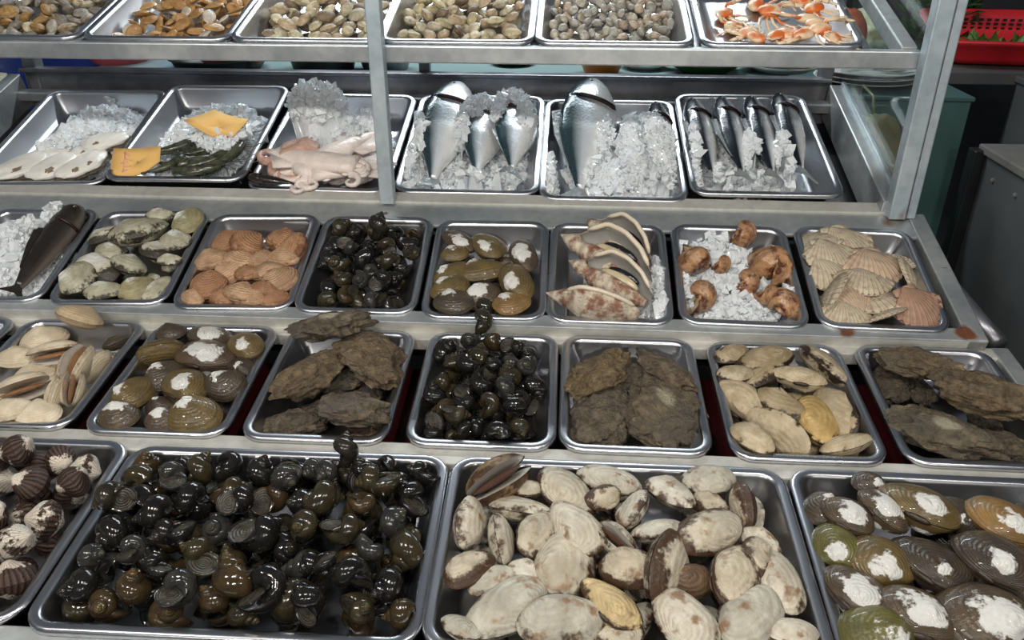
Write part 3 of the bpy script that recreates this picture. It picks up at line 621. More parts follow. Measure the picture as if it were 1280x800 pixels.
# ---- row 1: white clams
WC = Kind('white_clam', clam_set('white_clam', MAT['whiteclam'], .5, .31, .19, 6, True, 1, seed=1, tail=.12), 'white clam with brown margin in the large front tray', 'clam', 'white clams in the large front tray')
styles(WC, ((1, 1, 1, .40), 'white clam with thin brown margin in the large front tray'), ((1.02, 1.0, .97, .34), 'almost wholly white clam in the large front tray'), ((.95, .92, .86, .62), 'cream clam with broad brown margin in the large front tray'), ((.88, .83, .75, .74), 'clam half white and half brown in the large front tray'), ((.86, .87, .86, .34), 'greyish white clam in the large front tray'))
t = TR['1c']
fill(t, WC, .074, lambda x, y: -.010, 44, tilt=(35, 12), fails=30, margin=.045, sink=.35, area=lambda x, y: not (x < -.13 and y < -.02))
for q in ((763,602,72,-10,10),(708,616,82,-35,15),(658,611,40,5,0),(886,630,48,-20,20),(887,600,62,10,-15),(836,623,60,-25,-20),(755,622,44,20,-30),(929,633,56,100,-75),(648,637,72,-5,-35),
          (791,638,56,55,-60),(587,660,64,80,-50),(672,668,64,60,10),(722,662,78,-40,-10),(950,676,48,-30,0),(824,664,62,10,20),(887,665,84,25,-25),(770,676,54,-35,-70,0),(626,674,64,105,-80),
          (585,712,62,30,10),(612,726,58,20,0),(658,716,48,-20,10),(946,694,50,80,0),(974,728,78,-70,10),(920,722,82,65,15),(788,711,74,0,10),(863,728,60,10,30,None,'dk'),(832,707,88,58,-70),
          (707,708,96,82,5),(765,757,80,-30,5,None,'yl'),(637,757,102,35,10),(857,776,88,-40,5),(938,773,94,45,10),(700,780,98,10,5),(577,792,52,-15,10),(990,790,62,0,10),(774,799,62,5,5)):
    vi = q[5] if len(q) > 5 else None; cl = q[6] if len(q) > 6 else None
    q = q[:4]+(q[4]+random.uniform(-14, 14),)+q[5:]
    place(t, WC, *q[:5], vi=random.randrange(1, 6) if vi is None else vi, flip=random.random() < .5, color={'dk': (.22, .14, .09), 'yl': (1.15, .95, .6)}.get(cl, None),
          label={'dk': 'almost wholly dark brown clam among the white clams', 'yl': 'yellowish white clam among the brown-edged white clams'}.get(cl, 'gaping white clam showing brown flesh in the large front tray' if vi == 0 else None))
place(t, WC, 622, 600, 80, 32, -55, vi=0, color=(.45, .32, .2), label='long brown gaping clam on top of the white clams', sink=.1)
# ---- row 1: dark clams
DK = clam_set('dark_clam', MAT['darkclam'], .5, .37, .24, 6, True, seed=2, tail=.06)
DC = Kind('dark_clam', DK, 'dark brown clam with white eroded beak in the large front tray', 'clam', 'dark clams in the large front tray')
styles(DC, ((1, 1, 1, .5), 'dark brown clam with white eroded beak in the large front tray'), ((.8, .78, .8, .2), 'blackish clam with hardly any white in the large front tray'), ((1.2, 1.1, 1.0, .85), 'brown clam with a broad white chalky patch in the large front tray'))
t = TR['1d']; TINT = {'g': (1.7, 2.0, .9), 'o': (1.9, 1.75, 1.0), 't': (3.2, 2.5, 1.3), None: None, 'k': (.6, .6, .7)}
DL = {'g': 'green tinted clam among the dark clams in the large front tray', 'o': 'olive brown clam with white scar in the large front tray', 't': 'golden tan clam among the dark clams in the large front tray'}
fill(t, DC, .068, lambda x, y: -.012, 32, tilt=(30, 15), fails=25, margin=.045, sink=.35)
for q in ((1082,615,40,10,0),(1012,635,46,80,20),(1060,645,60,-25,10),(1104,638,58,-60,25),(1201,648,60,-50,0),(1253,652,80,-25,10,'t'),(1152,634,88,-25,20,'o'),(1035,683,62,-45,-10,'g'),
          (1219,730,50,-20,10),(1098,702,78,-15,-10,'o'),(1245,702,90,-40,10),(1167,706,88,-35,15),(1062,742,80,-45,15),(1141,768,98,-10,15),(1227,772,112,5,5),(1095,791,88,10,0,'g'),(1290,660,80,20,0),(1310,740,80,20,0)):
    c = q[5] if len(q) > 5 else None; place(t, DC, *q[:5], color=TINT[c], label=DL.get(c), flip=True)

# ---- row 3
CC = Kind('cream_clam', clam_set('cream_clam', MAT['creamclam'], .5, .35, .2, 6, True, 3, seed=3, ux=-.1, gape='mantle'), 'gaping cream clam in the small tray', 'clam', 'cream clams in the small tray')
t = TR['3a']; fill(t, CC, .05, lambda x, y: -.017, 14, tilt=(25, 15), sink=.35, fails=25, margin=.045)
for q in ((55,424,52,25,10,4),(17,448,46,5,10,5),(120,458,46,70,-70,3),(43,470,48,20,10,4),(70,443,54,15,-25,0),(96,455,50,95,-80,1),(6,521,46,20,10,5),(30,487,60,25,-30,2),(70,492,46,100,-75,3),(90,486,46,118,-75,1),(46,520,56,3,5,4)):
    place(t, CC, *q[:5], vi=q[5], label='closed cream clam in the small tray of gaping clams' if q[5] > 2 else None)
place(t, CC, 104, 408, 60, -20, -35, vi=3, color=(.8, .72, .62), label='large grey and orange clam perched on the back rim', sink=.1, over=True)
place(t, DC, 146, 428, 34, 35, -30, label='small dark brown clam in the tray of cream clams', group='odd clams among others', vi=1)
D3 = Kind('dark_clam', DK, 'brown clam with chalky white beak in the small tray', 'clam', 'dark clams in the small tray by the muddy oysters')
styles(D3, ((1, 1, 1, .5), 'dark brown clam with white eroded beak beside the muddy oysters'), ((.8, .78, .8, .2), 'blackish clam with hardly any white beside the muddy oysters'), ((1.2, 1.1, 1.0, .85), 'brown clam with a broad white chalky patch beside the muddy oysters'))
t = TR['3b']; fill(t, D3, .05, lambda x, y: -.017, 14, tilt=(25, 15), sink=.35, fails=25, margin=.045)
for q in ((219,424,36,10,0),(308,433,48,-20,0,'o'),(303,459,38,-30,10),(201,441,56,12,-60,'o'),(207,470,50,30,10),(282,482,48,10,30),(202,510,38,10,20),(259,446,70,-12,15),(167,492,50,80,10,'o'),(234,483,64,-20,10,'o'),(144,527,50,0,10),(196,533,38,0,10),(242,521,64,8,20,'o'),(275,406,54,-20,20)):
    c = q[5] if len(q) > 5 else None; place(t, D3, *q[:5], color=TINT[c], flip=q[3] < 0, label={'o': 'olive clam with white worn beak in the small tray'}.get(c))
# oysters
OV = []
def oysh(q):
    s = 1-.35*max(0, q.x); return (q.x*(1+.08*q.x), q.y*s*(1+.12*q.x), q.z*(.75+.25*q.x if q.z > 0 else .8))
for i in range(6):
    A = blob(.5, .34, .20, 11+i*1.3, 5, .34, 1.8, .03, 6, oysh); vs = [(None, mk('oyster', A[0], A[1], MAT['oyster'], A[2]))]
    OV.append(vs)
for i in (1, 3):   # variants with a chalky scar
    A = blob(.5, .34, .20, 11+i*1.3+.4, 5, .34, 1.8, .03, 6, oysh); V0 = A[0]; d = np.hypot((V0[:, 0]-.06)/1.5, V0[:, 1]+.06); A[2]['scar'] = np.where(V0[:, 2] > 0, np.clip(1.25-d/.12, 0, 1), 0)
    OV.append([(None, mk('oyster', A[0], A[1], MAT['oyster'], A[2]))])
OY = Kind('oyster', OV, 'muddy grey brown oyster in the small tray beside the brown clams', 'oyster', 'oysters beside the brown clams')
OE = Kind('oyster', OV, 'broad muddy oyster in the tray between snails and cream clams', 'oyster', 'oysters between snails and cream clams')
OG = Kind('oyster', OV, 'long rough oyster in the tray at the cart corner', 'oyster', 'oysters at the cart corner')
t = TR['3c']
fill(t, OY, .075, lambda x, y: -.016, 4, tilt=(10, 10), fails=6, margin=.06)
for q in ((365,531,68,5,0,0,'low oyster at the tray wall facing the black snails'),(462,537,44,10,0,2,'smallest oyster of the tray beside the brown clams'),(432,474,60,20,0,4,'oyster wedged beneath three larger muddy oysters'),(440,511,84,-12,-12,1,'slab shaped muddy oyster lying across the tray'),(383,471,88,42,-14,3,'pointed muddy oyster on the side of the brown clams'),(468,446,96,-52,-12,5,'biggest muddy oyster on the side of the small snails')): place(t, OY, *q[:5], vi=q[5], label=q[6], cap=(-.014, -.016, -.008, .004, .006, .012)[(365, 462, 432, 440, 383, 468).index(q[0])], color=((.9, .9, .9), (1.1, .95, .85), (.75, .75, .75), (1.0, .98, .98), (1.12, 1.02, .86), (1.2, 1.12, .98))[(365, 462, 432, 440, 383, 468).index(q[0])])
place(t, OY, 408, 412, 84, 10, -20, vi=6, label='dark oyster with a white patch on the back rim', sink=.1, over=True)
t = TR['3e']
for q in ((754,520,100,68,6,2,-.010,(.95,.95,.97),'grey broad oyster in the tray between snails and cream clams'),(834,516,110,112,-4,7,-.002,(1,.98,.92),'broad muddy oyster with a pale worn patch'),(748,468,84,42,-14,0,.008,(1.35,1.22,.95),'yellowish brown oyster above the grey broad oyster'),(786,470,54,10,8,4,.004,(.72,.70,.70),'small dark oyster between larger broad oysters'),(830,462,74,-42,-24,3,.012,(1.05,1.0,.95),'thin tilted oyster leaning on the tray wall')): place(t, OE, *q[:5], vi=q[5], cap=q[6], color=q[7], label=q[8])
t = TR['3g']
fill(t, OG, .07, lambda x, y: -.016, 5, tilt=(10, 10), fails=6, margin=.055)
for q in ((1116,480,62,60,0,2,-.014,(.7,.68,.66),'dark oyster underneath the top oyster at the cart corner'),(1256,556,60,-30,0,4,-.016,(.9,.9,.9),'small oyster at the bottom of the cart corner tray'),(1166,538,112,-22,-8,6,.0,(1,1,.95),'long oyster with a white scar at the cart corner'),(1143,454,84,-14,-10,5,.014,(1.2,1.12,.98),'pale tan oyster on top at the cart corner'),(1224,494,108,-22,-10,1,.012,(1.1,1.0,.85),'longest brown oyster reaching over the cart edge')): place(t, OG, *q[:5], vi=q[5], cap=q[6], color=q[7], label=q[8], over=q[6] > .011 and q[0] > 1200)
# snails row 3
S3 = Kind('river_snail', SN, 'black river snail in the small tray beside the broad oysters', 'snail', 'snails in the small tray beside the broad oysters')
snailstyle(S3, 'in the small tray beside the broad oysters')
t = TR['3d']; fill(t, S3, .046, mound(t, .038, .010, 7), 120, tilt=(180, 180), fails=50, margin=.030, var=.15, sink=.32, cand=9)
place(t, S3, 604, 408, 30, 60, 0, 0, label='olive snail leaning over the back rim of the small snail tray', color=(2, 2, 1.2), over=True)
place(t, S3, 603, 388, 34, 60, 40, -20, label='olive snail perched topmost above the small snail tray', color=(1.8, 1.9, 1.2), over=True)
MC = Kind('cream_clam', clam_set('cream_dark_clam', MAT['mudclam'], .5, .30, .19, 6, True, seed=4, tail=.12), 'elongated cream clam with dark margin in the small tray', 'clam', 'elongated cream clams in the small tray')
styles(MC, ((1, 1, 1, .5), None), ((1.1, 1.08, 1.05, .3), 'nearly plain cream clam in the tray of dark-margined clams'), ((.85, .8, .72, .62), 'brownish clam with wide dark margin in the small tray'))
t = TR['3f']; fill(t, MC, .055, lambda x, y: -.017, 14, tilt=(30, 12), sink=.35, fails=25, margin=.045)
for q in ((915,443,46,20,0),(907,467,42,0,0),(955,451,72,20,10),(1028,452,66,-55,-40),(1000,472,56,-10,10),(955,471,62,30,-25),(921,500,66,-42,-30),(1042,515,70,-78,10),(974,507,66,-35,10),(938,547,52,-40,0),(1062,528,44,80,-60),(1057,557,66,15,-35),(1021,526,72,82,10,'y'),(974,540,80,-40,-70)):
    c = q[5] if len(q) > 5 else None; place(t, MC, *q[:5], color=(1.15, .95, .55) if c else None, label='yellow stained clam among the elongated cream clams' if c else None, flip=random.random() < .5)

# ---- row 2
GC = Kind('green_white_clam', clam_set('green_white_clam', MAT['greenclam'], .5, .33, .2, 5, False, seed=5), 'greenish white clam in the small tray by the iced fish', 'clam', 'greenish white clams in the small tray')
styles(GC, ((1, 1, 1, .5), None), ((1.25, 1.25, 1.3, .8), 'chalk white clam in the small tray by the iced fish'), ((.7, .66, .5, .35), 'olive brown clam in the small tray by the iced fish'))
t = TR['2b']; fill(t, GC, .05, lambda x, y: -.017, 14, tilt=(30, 12), sink=.35, fails=25, margin=.045)
for q in ((121,295,42,30,-20),(206,276,34,0,0),(173,290,66,15,-20),(236,276,40,50,20),(219,301,40,-10,10),(135,316,42,-30,0),(194,314,46,-20,-20),(221,325,28,0,0),(160,331,52,-25,-30),(120,337,62,-15,10),(200,361,40,50,0),(84,347,50,85,0),(129,364,44,5,0),(171,361,46,10,10)):
    place(t, GC, *q, k=.62)
TC = Kind('tan_clam', clam_set('tan_clam', MAT['tanclam'], .5, .40, .27, 5, False, seed=6, ux=-.1), 'tan rounded clam in the small tray beside the snails', 'clam', 'tan clams in the small tray')
styles(TC, ((1, 1, 1, .5), None), ((1.12, 1.1, 1.1, .3), 'pale sandy clam in the small tray beside the snails'), ((.82, .68, .6, .7), 'reddish tan clam in the small tray beside the snails'))
t = TR['2c']; fill(t, TC, .045, lambda x, y: -.016, 9, tilt=(25, 12), fails=15, margin=.045, sink=.35, area=lambda x, y: y < .05)
for q in ((288,303,40,30,0),(309,306,48,-50,-20),(355,302,44,-20,0),(377,309,40,100,-30),(266,326,40,20,0),(299,328,46,-25,-10),(329,325,34,0,0),(355,323,36,0,0),(287,343,42,45,0),(311,349,30,0,0),(241,373,30,-20,0),(281,376,32,0,0),(344,376,36,10,0),(316,376,30,0,0),(329,364,36,-20,0),(357,352,46,42,0),(337,341,40,12,-25),(260,357,46,-15,10),(302,368,44,-10,-25)):
    place(t, TC, *q, k=.62)
S2 = Kind('river_snail', SN, 'dark river snail in the small tray beside the tan clams', 'snail', 'snails in the small tray beside the tan clams')
snailstyle(S2, 'in the small tray beside the tan clams')
t = TR['2d']; fill(t, S2, .046, mound(t, .032, .008, 7), 110, tilt=(180, 180), fails=50, margin=.030, var=.12, sink=.32, cand=9)
place(t, S2, 473, 277, 30, 60, 0, -30, label='dark snail perched at the back rim beside the tan clams', color=(1.6, 1.6, 1.2), over=True)
D2 = Kind('dark_clam', clam_set('brown_clam', MAT['darkclam'], .5, .34, .21, 5, False, seed=8, tail=.05), 'brown clam with white tip in the small tray by the conchs', 'clam', 'brown clams in the small tray by the conchs')
styles(D2, ((1, 1, 1, .5), 'dark brown clam with white eroded beak by the conchs'), ((.8, .78, .8, .2), 'blackish clam with hardly any white by the conchs'), ((1.2, 1.1, 1.0, .85), 'brown clam with a broad white chalky patch by the conchs'))
t = TR['2e']; fill(t, D2, .048, lambda x, y: -.018, 10, tilt=(20, 10), sink=.35, fails=25, margin=.045)
for q in ((575,305,46,-28,10),(570,327,34,10,0,'o'),(635,325,26,0,0),(611,308,48,-40,10,'o'),(655,320,48,-70,10),(565,343,46,30,0,'o'),(563,361,48,18,0,'o'),(602,340,58,6,-10,'o'),(567,382,50,0,0),(646,353,56,-62,0,'o'),(602,371,46,10,20),(639,380,46,10,0,'t')):
    c = q[5] if len(q) > 5 else None; place(t, D2, *q[:5], color=TINT[c], k=.62, flip=q[3] < 0, label={'o': 'olive brown clam in the small tray by the conchs', 't': 'yellow green clam with a white end by the conchs'}.get(c))

# conchs: a scroll of shell open along one side
def conch_mesh(seed, mir=False):
    rs = np.random.RandomState(seed); nu, nt = 22, 40; V, G, Wt = [], [], []
    us = np.linspace(0, 1, nu); ths = np.linspace(0, 2*np.pi*1.22, nt)
    prof = lambda u: .25*np.clip(np.interp(u, [0, .06, .16, .27, .40, .6, .8, .93, 1], [.02, .16, .33, .62, .98, 1.0, .80, .52, .34]), 0, 2)
    for u in us:
        for th in ths:
            q = th/ths[-1]; r = prof(u)*(.22+.78*q**1.3) if u > .2 else prof(u)*(.8+.2*q)
            flare = 1+.22*max(0, q-.86)/.14*(u > .2); r *= flare
            V.append((.5-u, r*math.cos(th)*1.0, r*math.sin(th))); G.append(q); Wt.append(u)
    F = gridf(nu, nt, closed=False, flip=mir); V = np.array(V)*np.array([-1 if mir else 1, 1, 1]); G = np.array(G); Wt = np.array(Wt)
    # inside skin
    Wn = V*np.array([1, .93, .93])+np.array([0, 0, .0]); n0 = len(V); fi = [tuple(k+n0 for k in f[::-1]) for f in F]
    V2 = np.concatenate([V, Wn]); bd = [i*nt+nt-1 for i in range(nu)]; rim = [(bd[i], bd[i+1], bd[i+1]+n0, bd[i]+n0) for i in range(nu-1)]
    fm = [0]*len(F)+[1]*len(fi)+[0]*len(rim)
    body = mk('conch_shell', V2, F+fi+rim, [MAT['conch'], MAT['conchin']], {'g': np.tile(G, 2), 'w': np.tile(Wt, 2)}, fm=fm)
    edge = V[bd[5:-1]]; L = tube([tuple(p) for p in edge], [.012]+[.024]*(len(edge)-2)+[.012], 8); lip = mk('lip', L[0], L[1], MAT['conchlip'])
    E2 = tube([tuple(p*np.array([1, 1.035, 1.035])) for p in edge], .010, 6); rm = mk('dark_rim', E2[0], E2[1], MAT['conchrim'])
    th0 = ths[-1]-.75; c = (.0, .10*math.cos(th0), .10*math.sin(th0))
    A = blob(.24, .052, .075, seed, 3, .06); ft = mk('foot', (xf(A, T(.09 if mir else -.09, .085*math.cos(th0), .085*math.sin(th0))))[0], A[1], MAT['footcream'])
    A = blob(.19, .035, .06, seed+2, 3, .05); dd = mk('operculum', (xf(A, T(.10 if mir else -.10, .15*math.cos(th0+.1), .15*math.sin(th0+.1))))[0], A[1], MAT['foot'])
    return [(None, body), ('lip', lip), ('dark_rim', rm), ('foot', ft), ('operculum', dd)]
CO = Kind('conch', [conch_mesh(3, True), conch_mesh(5)], 'open conch with grey lined mouth on ice in the small tray', 'conch', 'conchs in the small tray')
t = TR['2f']
ice(t, [(.03, -.01, .07, .11, .02, 420), (.075, -.03, .022, .08, .025, 260)], 'crushed ice around the conchs', (.003, .009))
for q, lab in (((768,296,100,-40,-25), 'conch with broad cream lip at the back of the conch tray'), ((752,322,118,-28,-30), None), ((758,356,106,-26,-30), None)):
    place(t, CO, *q, vi=0, k=.62, sink=.45, label=lab, cap=.016)
place(t, CO, 740, 382, 108, -10, -9, vi=1, k=.62, sink=.45, flip=True, label='speckled brown conch with white lip, spire near the tray edge', cap=.008)
# whelks on ice
WH = Kind('whelk', [v for v in snail_set('whelk', MAT['whelk'], MAT['whelklip'], 4, 3.2, 2.1, .42, .62, .62, 1.15, seed=20)], 'glossy brown whelk on ice in the small tray', 'whelk', 'whelks on ice')
t = TR['2g']; ice(t, [(-.01, .0, .085, .11, .022, 700), (-.02, .065, .075, .05, .028, 420), (.02, -.04, .07, .05, .02, 300)], 'crushed ice under the brown whelks', (.003, .009))
for q in ((866,322,46,-35,60,10),(928,296,34,20,0,0),(958,326,46,-40,-60,10),(985,338,38,60,0,30),(930,356,36,30,30,0),(876,374,38,70,20,0),(957,370,30,0,30,0),(981,380,38,80,-80,0),(902,332,24,10,0,0)): place(t, WH, *q[:5], pitch=q[5], k=.62, sink=.4)
# scallops
SV = []
for i in range(3):
    u = scallop_valve(1, 12+i, i); SV.append([('shell_valve', mk('scallop_valve', u[0], u[1], MAT['scallop'], u[2])), ('shell_valve', (lambda l: mk('scallop_valve', l[0], l[1], MAT['scallop'], l[2]))(scallop_valve(-1, 12+i, i, .07)))])
SCP = Kind('scallop', SV, 'cream fan scallop with fine ribs in the corner tray', 'scallop', 'scallops in the corner tray')
t = TR['2h']; fill(t, SCP, .06, lambda x, y: -.016, 7, tilt=(15, 15), fails=6, margin=.045)
PK = (1.0, .86, .84)
for q in ((1134,342,44,80,-50,0),(1019,299,50,30,20,0),(1008,318,52,10,10,0),(1119,328,44,0,10,0),(1042,365,52,60,-70,0),(1055,303,64,15,15,0),(1092,335,66,5,5,1),(1079,352,60,-5,-5,0),(1027,342,60,25,15,0),(1107,394,52,20,-50,0),(1057,396,52,0,10,0),(1066,374,52,10,-15,1),(1104,378,66,20,-25,0),(1149,386,60,20,20,2)):
    place(t, SCP, *q[:5], k=.62, color=(None, PK, (.72, .50, .48))[q[5]], flip=random.random() < .4, label=(None, 'pink tinged fan scallop in the corner tray', 'dark reddish streaked scallop in the corner tray')[q[5]], sink=.35)

# ================================================================== glass case: fish
MAT['eyering'] = plain('pale_fish_eye_ring', (.45, .46, .42), .2, .3, .2)
def fish_mesh(name, mat, S, hu, hd, w, finmat='fin'):
    s = np.array(S); ss = np.linspace(0, .86, 34); ss = np.sort(np.concatenate([ss, [.232, .236, .244]])); n = 22; V, D = [], []
    for q in ss:
        a, b, c = np.interp(q, s, hu), np.interp(q, s, hd), np.interp(q, s, w)
        if q > .238: a, b, c = a*.985, b*.985, c*.93
        for j in range(n):
            t = 2*math.pi*j/n; z = math.sin(t); y = math.cos(t); V.append((.5-q, c*math.copysign(abs(y)**.85, y), (a if z > 0 else b)*z)); D.append(z)
    F = gridf(len(ss), n, flip=True); F += [tuple(range(n)), tuple((len(ss)-1)*n+j for j in range(n))[::-1]]
    P = [(None, mk(name, V, F, mat, {'dv': D}))]
    a, b, c = np.interp(.24, s, hu), np.interp(.24, s, hd), np.interp(.24, s, w)
    for sd in (-1, 1):
        pts = []
        for k in range(9):
            t = R(-62+k*13.5); pts.append((.5-.242-.035*math.sin(math.pi*k/8)*0-.012*math.cos(t*1.3), sd*c*1.0*math.cos(t)**.85, (a if t > 0 else b)*math.sin(t)))
        G = tube(pts, [.003]+[.013]*7+[.003], 6); P.append(('gill_slit', mk('gill_slit', G[0], G[1], MAT['gill'])))
        e = lathe([(.0005, .004), (.010, .003), (.014, 0), (.010, -.003), (.0005, -.004)], 14); cx = np.interp(.085, s, w)
        e = xf(e, T(.5-.085, sd*cx*.9, np.interp(.085, s, hu)*.35) @ Matrix.Rotation(R(90), 4, 'X')); P.append(('eye', mk('eye', e[0], e[1], MAT['eyering']))); pu = lathe([(.0005, .0056), (.005, .005), (.007, .002), (.005, -.005), (.0005, -.0056)], 12); pu = xf(pu, T(.5-.085, sd*cx*.9, np.interp(.085, s, hu)*.35) @ Matrix.Rotation(R(90), 4, 'X')); P.append(('pupil', mk('pupil', pu[0], pu[1], MAT['eye']), len(P)-2))
    def fin(outl, th, nm):
        k = len(outl); A = [(x, -th, z) for x, z in outl]+[(x, th, z) for x, z in outl]
        f = [tuple(range(k)), tuple(range(k, 2*k))[::-1]]+[(i, i+k, (i+1) % k+k, (i+1) % k) for i in range(k)]; P.append((nm, mk(nm, A, f, MAT[finmat], smooth=False)))
    fin([(-.35, .020), (-.39, .04), (-.46, .10), (-.43, .03), (-.42, 0), (-.43, -.03), (-.46, -.10), (-.39, -.04), (-.35, -.02)], .003, 'tail_fin')
    hx = lambda q: np.interp(q, s, hu)-.006
    fin([(.5-q, hx(q)) for q in (.34, .45, .6, .74)]+[(-.22, hx(.74)+.02), (-.05, hx(.55)+.035), (.12, hx(.38)+.05)], .002, 'dorsal_fin')
    return P
S0 = [0, .03, .08, .15, .22, .35, .5, .65, .78, .86]
TV = fish_mesh('silver_fish', MAT['trevally'], S0, [.012, .05, .09, .125, .145, .165, .155, .11, .05, .022], [.012, .045, .085, .118, .138, .155, .135, .085, .038, .02], [.012, .034, .055, .07, .078, .08, .072, .05, .025, .012])
MK = fish_mesh('slim_fish', MAT['mackerel'], S0, [.01, .03, .055, .075, .088, .098, .095, .072, .038, .016], [.01, .03, .055, .08, .095, .108, .10, .07, .036, .016], [.01, .028, .046, .062, .07, .072, .066, .046, .022, .01])
GP = fish_mesh('brown_fish', MAT['grouper'], S0, [.02, .06, .09, .105, .11, .11, .10, .08, .05, .03], [.02, .05, .08, .095, .10, .10, .09, .07, .045, .03], [.02, .06, .085, .10, .10, .09, .08, .06, .035, .02], 'findark')
FT = Kind('silver_fish', [TV], 'silver fish half covered by ice', 'fish', 'silver fish in the glass case')
FM = Kind('slim_fish', [MK], 'slim fish with black blue back and pale belly on ice', 'fish', 'slim dark-backed fish in the glass case')
FG = Kind('brown_fish', [GP], 'dark brown mottled fish under crushed ice', 'fish', 'brown fish')
def lay(t, kind, px, py, L, yaw, roll, pitch, label=None, up=0, sink=.1, group=None, color=None):
    Mr = rot(yaw, roll, pitch) @ Matrix.Scale(L, 4); V = kind.pts(0, Mr); h = -.01
    for _ in range(3): x, y = t.loc(px, py, h); z = t.rest(V, x, y, sink)+up; h = z
    t.stamp(V, x, y, z); return spawn(kind, 0, t.M @ T(x, y, z) @ Mr, label, group, color)
def layl(t, kind, x, y, L, yaw, roll, pitch, label=None, sink=.3, group=None, up=0):
    Mr = rot(yaw, roll, pitch) @ Matrix.Scale(L, 4); V = kind.pts(0, Mr); z = t.rest(V, x, y, sink)+up; t.stamp(V, x, y, z); return spawn(kind, 0, t.M @ T(x, y, z) @ Mr, label, group)
t = TR['cd']
ice(t, [(-.01, -.02, .125, .16, .016, 900), (.0, .05, .12, .08, .012, 500)], 'bed of crushed ice under the three silver fish')
layl(t, FT, -.068, .022, .385, 86, -72, -8, 'large silver fish with a dark gill slit, beside the steel post')
layl(t, FT, .018, -.012, .315, 89, -66, -2, 'middle silver fish of the tray of three, ice on its head')
layl(t, FT, .088, -.014, .310, 90, -64, -2, 'silver fish next to the tray wall, ice over its gills')
ice(t, [(-.005, .085, .022, .05, .014, 260), (.06, .105, .05, .035, .014, 380), (-.122, -.06, .014, .12, .014, 240), (.0, -.15, .08, .02, .008, 160), (.05, .06, .014, .06, .014, 160), (-.025, .03, .014, .08, .014, 180), (.11, .06, .02, .05, .008, 120)], 'crushed ice over the three silver fish', (.003, .009))
t = TR['ce']
ice(t, [(.02, -.03, .115, .15, .016, 800)], 'bed of crushed ice under the big silver fish')
layl(t, FT, -.052, .028, .420, 85, -70, -9, 'biggest silver fish, head resting on the tray rim')
layl(t, FM, .048, -.01, .31, 89, -62, -2, 'blue grey fish almost buried in ice beside the biggest silver fish', group='iced fish')
layl(t, FM, .103, -.008, .32, 91, -52, -3, 'blue grey fish under ice with only its head free', group='iced fish')
ice(t, [(.055, -.05, .055, .12, .022, 1500), (.0, -.10, .05, .07, .022, 600), (.10, -.06, .03, .10, .014, 500), (.045, .05, .02, .07, .012, 260), (-.125, -.10, .014, .07, .012, 160), (-.01, .0, .018, .08, .014, 220)], 'crushed ice heaped over fish beside the biggest silver fish', (.003, .009))
t = TR['cf']
ice(t, [(-.03, -.03, .11, .15, .022, 1100), (-.02, .06, .10, .07, .008, 400)], 'bed of crushed ice under the slim fish', (.003, .009))
for i, x in enumerate((-.105, -.045, .015, .072)): layl(t, FM, x, -.012, .325, 93-i*1.2, -64, -2, 'slim dark-backed fish lying apart at the tray edge, belly uncovered' if i == 3 else None, sink=.38)
ice(t, [(-.074, -.13, .018, .035, .010, 300), (-.016, -.09, .012, .08, .008, 380), (.044, -.10, .011, .07, .008, 300), (-.130, -.08, .010, .08, .010, 200)], 'crushed ice between the slim fish', (.003, .009))
t = TR['2a']
ice(t, [(0, 0, .08, .11, .012, 300)], 'bed of ice under the brown fish')
layl(t, FG, .052, .004, .255, 84, -40, -4)
ice(t, [(-.035, .0, .062, .115, .042, 2800), (-.02, .05, .05, .06, .026, 900), (.02, .09, .03, .03, .018, 300)], 'big heap of crushed ice on the brown fish', (.003, .009))
# ---- squid and octopus
def curl(L, turns, r0, seed, flat=.0):
    rs = np.random.RandomState(seed); P, Rr = [], []; a = rs.uniform(0, 6.28); x = y = 0; n = 26
    for i in range(n):
        q = i/(n-1); P.append((x, y, .012+.012*math.sin(q*7+seed)*(1-q))); Rr.append(r0*(1-.78*q)*(1+.10*math.sin(q*60)))
        a += (turns*6.28/n)*(0.3+1.7*q); x += L/n*math.cos(a); y += L/n*math.sin(a)
    return tube(P, Rr, 8)
def octo(seed, body, mat, r=.3, arms=8, L=.9):
    A = blob(r, r*.8, r*.55, seed, 4, .22, 1.6, 0, 4); P = [(None, mk(body, A[0], A[1], MAT[mat], A[2]))]
    for k in range(arms):
        c = curl(L, (.9+.5*((k*7) % 3))*(-1)**k, .085, seed*10+k); M = T(r*.7*math.cos(k*6.28/arms), r*.6*math.sin(k*6.28/arms), -.08) @ rot(k*360/arms-20); c = xf(c, M); P.append(('tentacle', mk('tentacle', c[0], c[1], MAT[mat])))
    return P
def squidm(seed):
    s = np.linspace(0, 1, 14); A = tube([(.5-q, .03*math.sin(q*3), .1) for q in s], [.02+.15*math.sin(min(1, q*1.25+.02)*1.57)*(1-.25*q) for q in s], 14, flat=.6); P = [(None, mk('squid', A[0], A[1], MAT['squid'], A[2]))]
    for sd in (-1, 1):
        f = [(.48, 0, .1), (.30, sd*.27, .1), (.12, sd*.20, .1), (.10, sd*.05, .1)]; V = [(x, y, z+d) for d in (-.012, .012) for x, y, z in f]; P.append(('fin', mk('squid_fin', V, [(0,1,2,3),(7,6,5,4),(0,4,5,1),(1,5,6,2),(2,6,7,3),(3,7,4,0)], MAT['squid'])))
    for k in range(8):
        c = curl(.42, .8*(-1)**k, .045, seed*9+k); c = xf(c, T(-.48, (k-3.5)*.035, .05) @ rot(180+(k-3.5)*13)); P.append(('tentacle', mk('tentacle', c[0], c[1], MAT['squid'])))
    return P
OC = Kind('octopus', [octo(3, 'octopus', 'octopus'), octo(4, 'octopus', 'octopus', .26)], 'pink brown octopus with curled arms in the glass case', 'octopus', 'octopus in the glass case')
SQ = Kind('squid', [squidm(2), squidm(5)], 'pale cream squid with frilled arms in the glass case', 'squid', 'squid in the glass case')
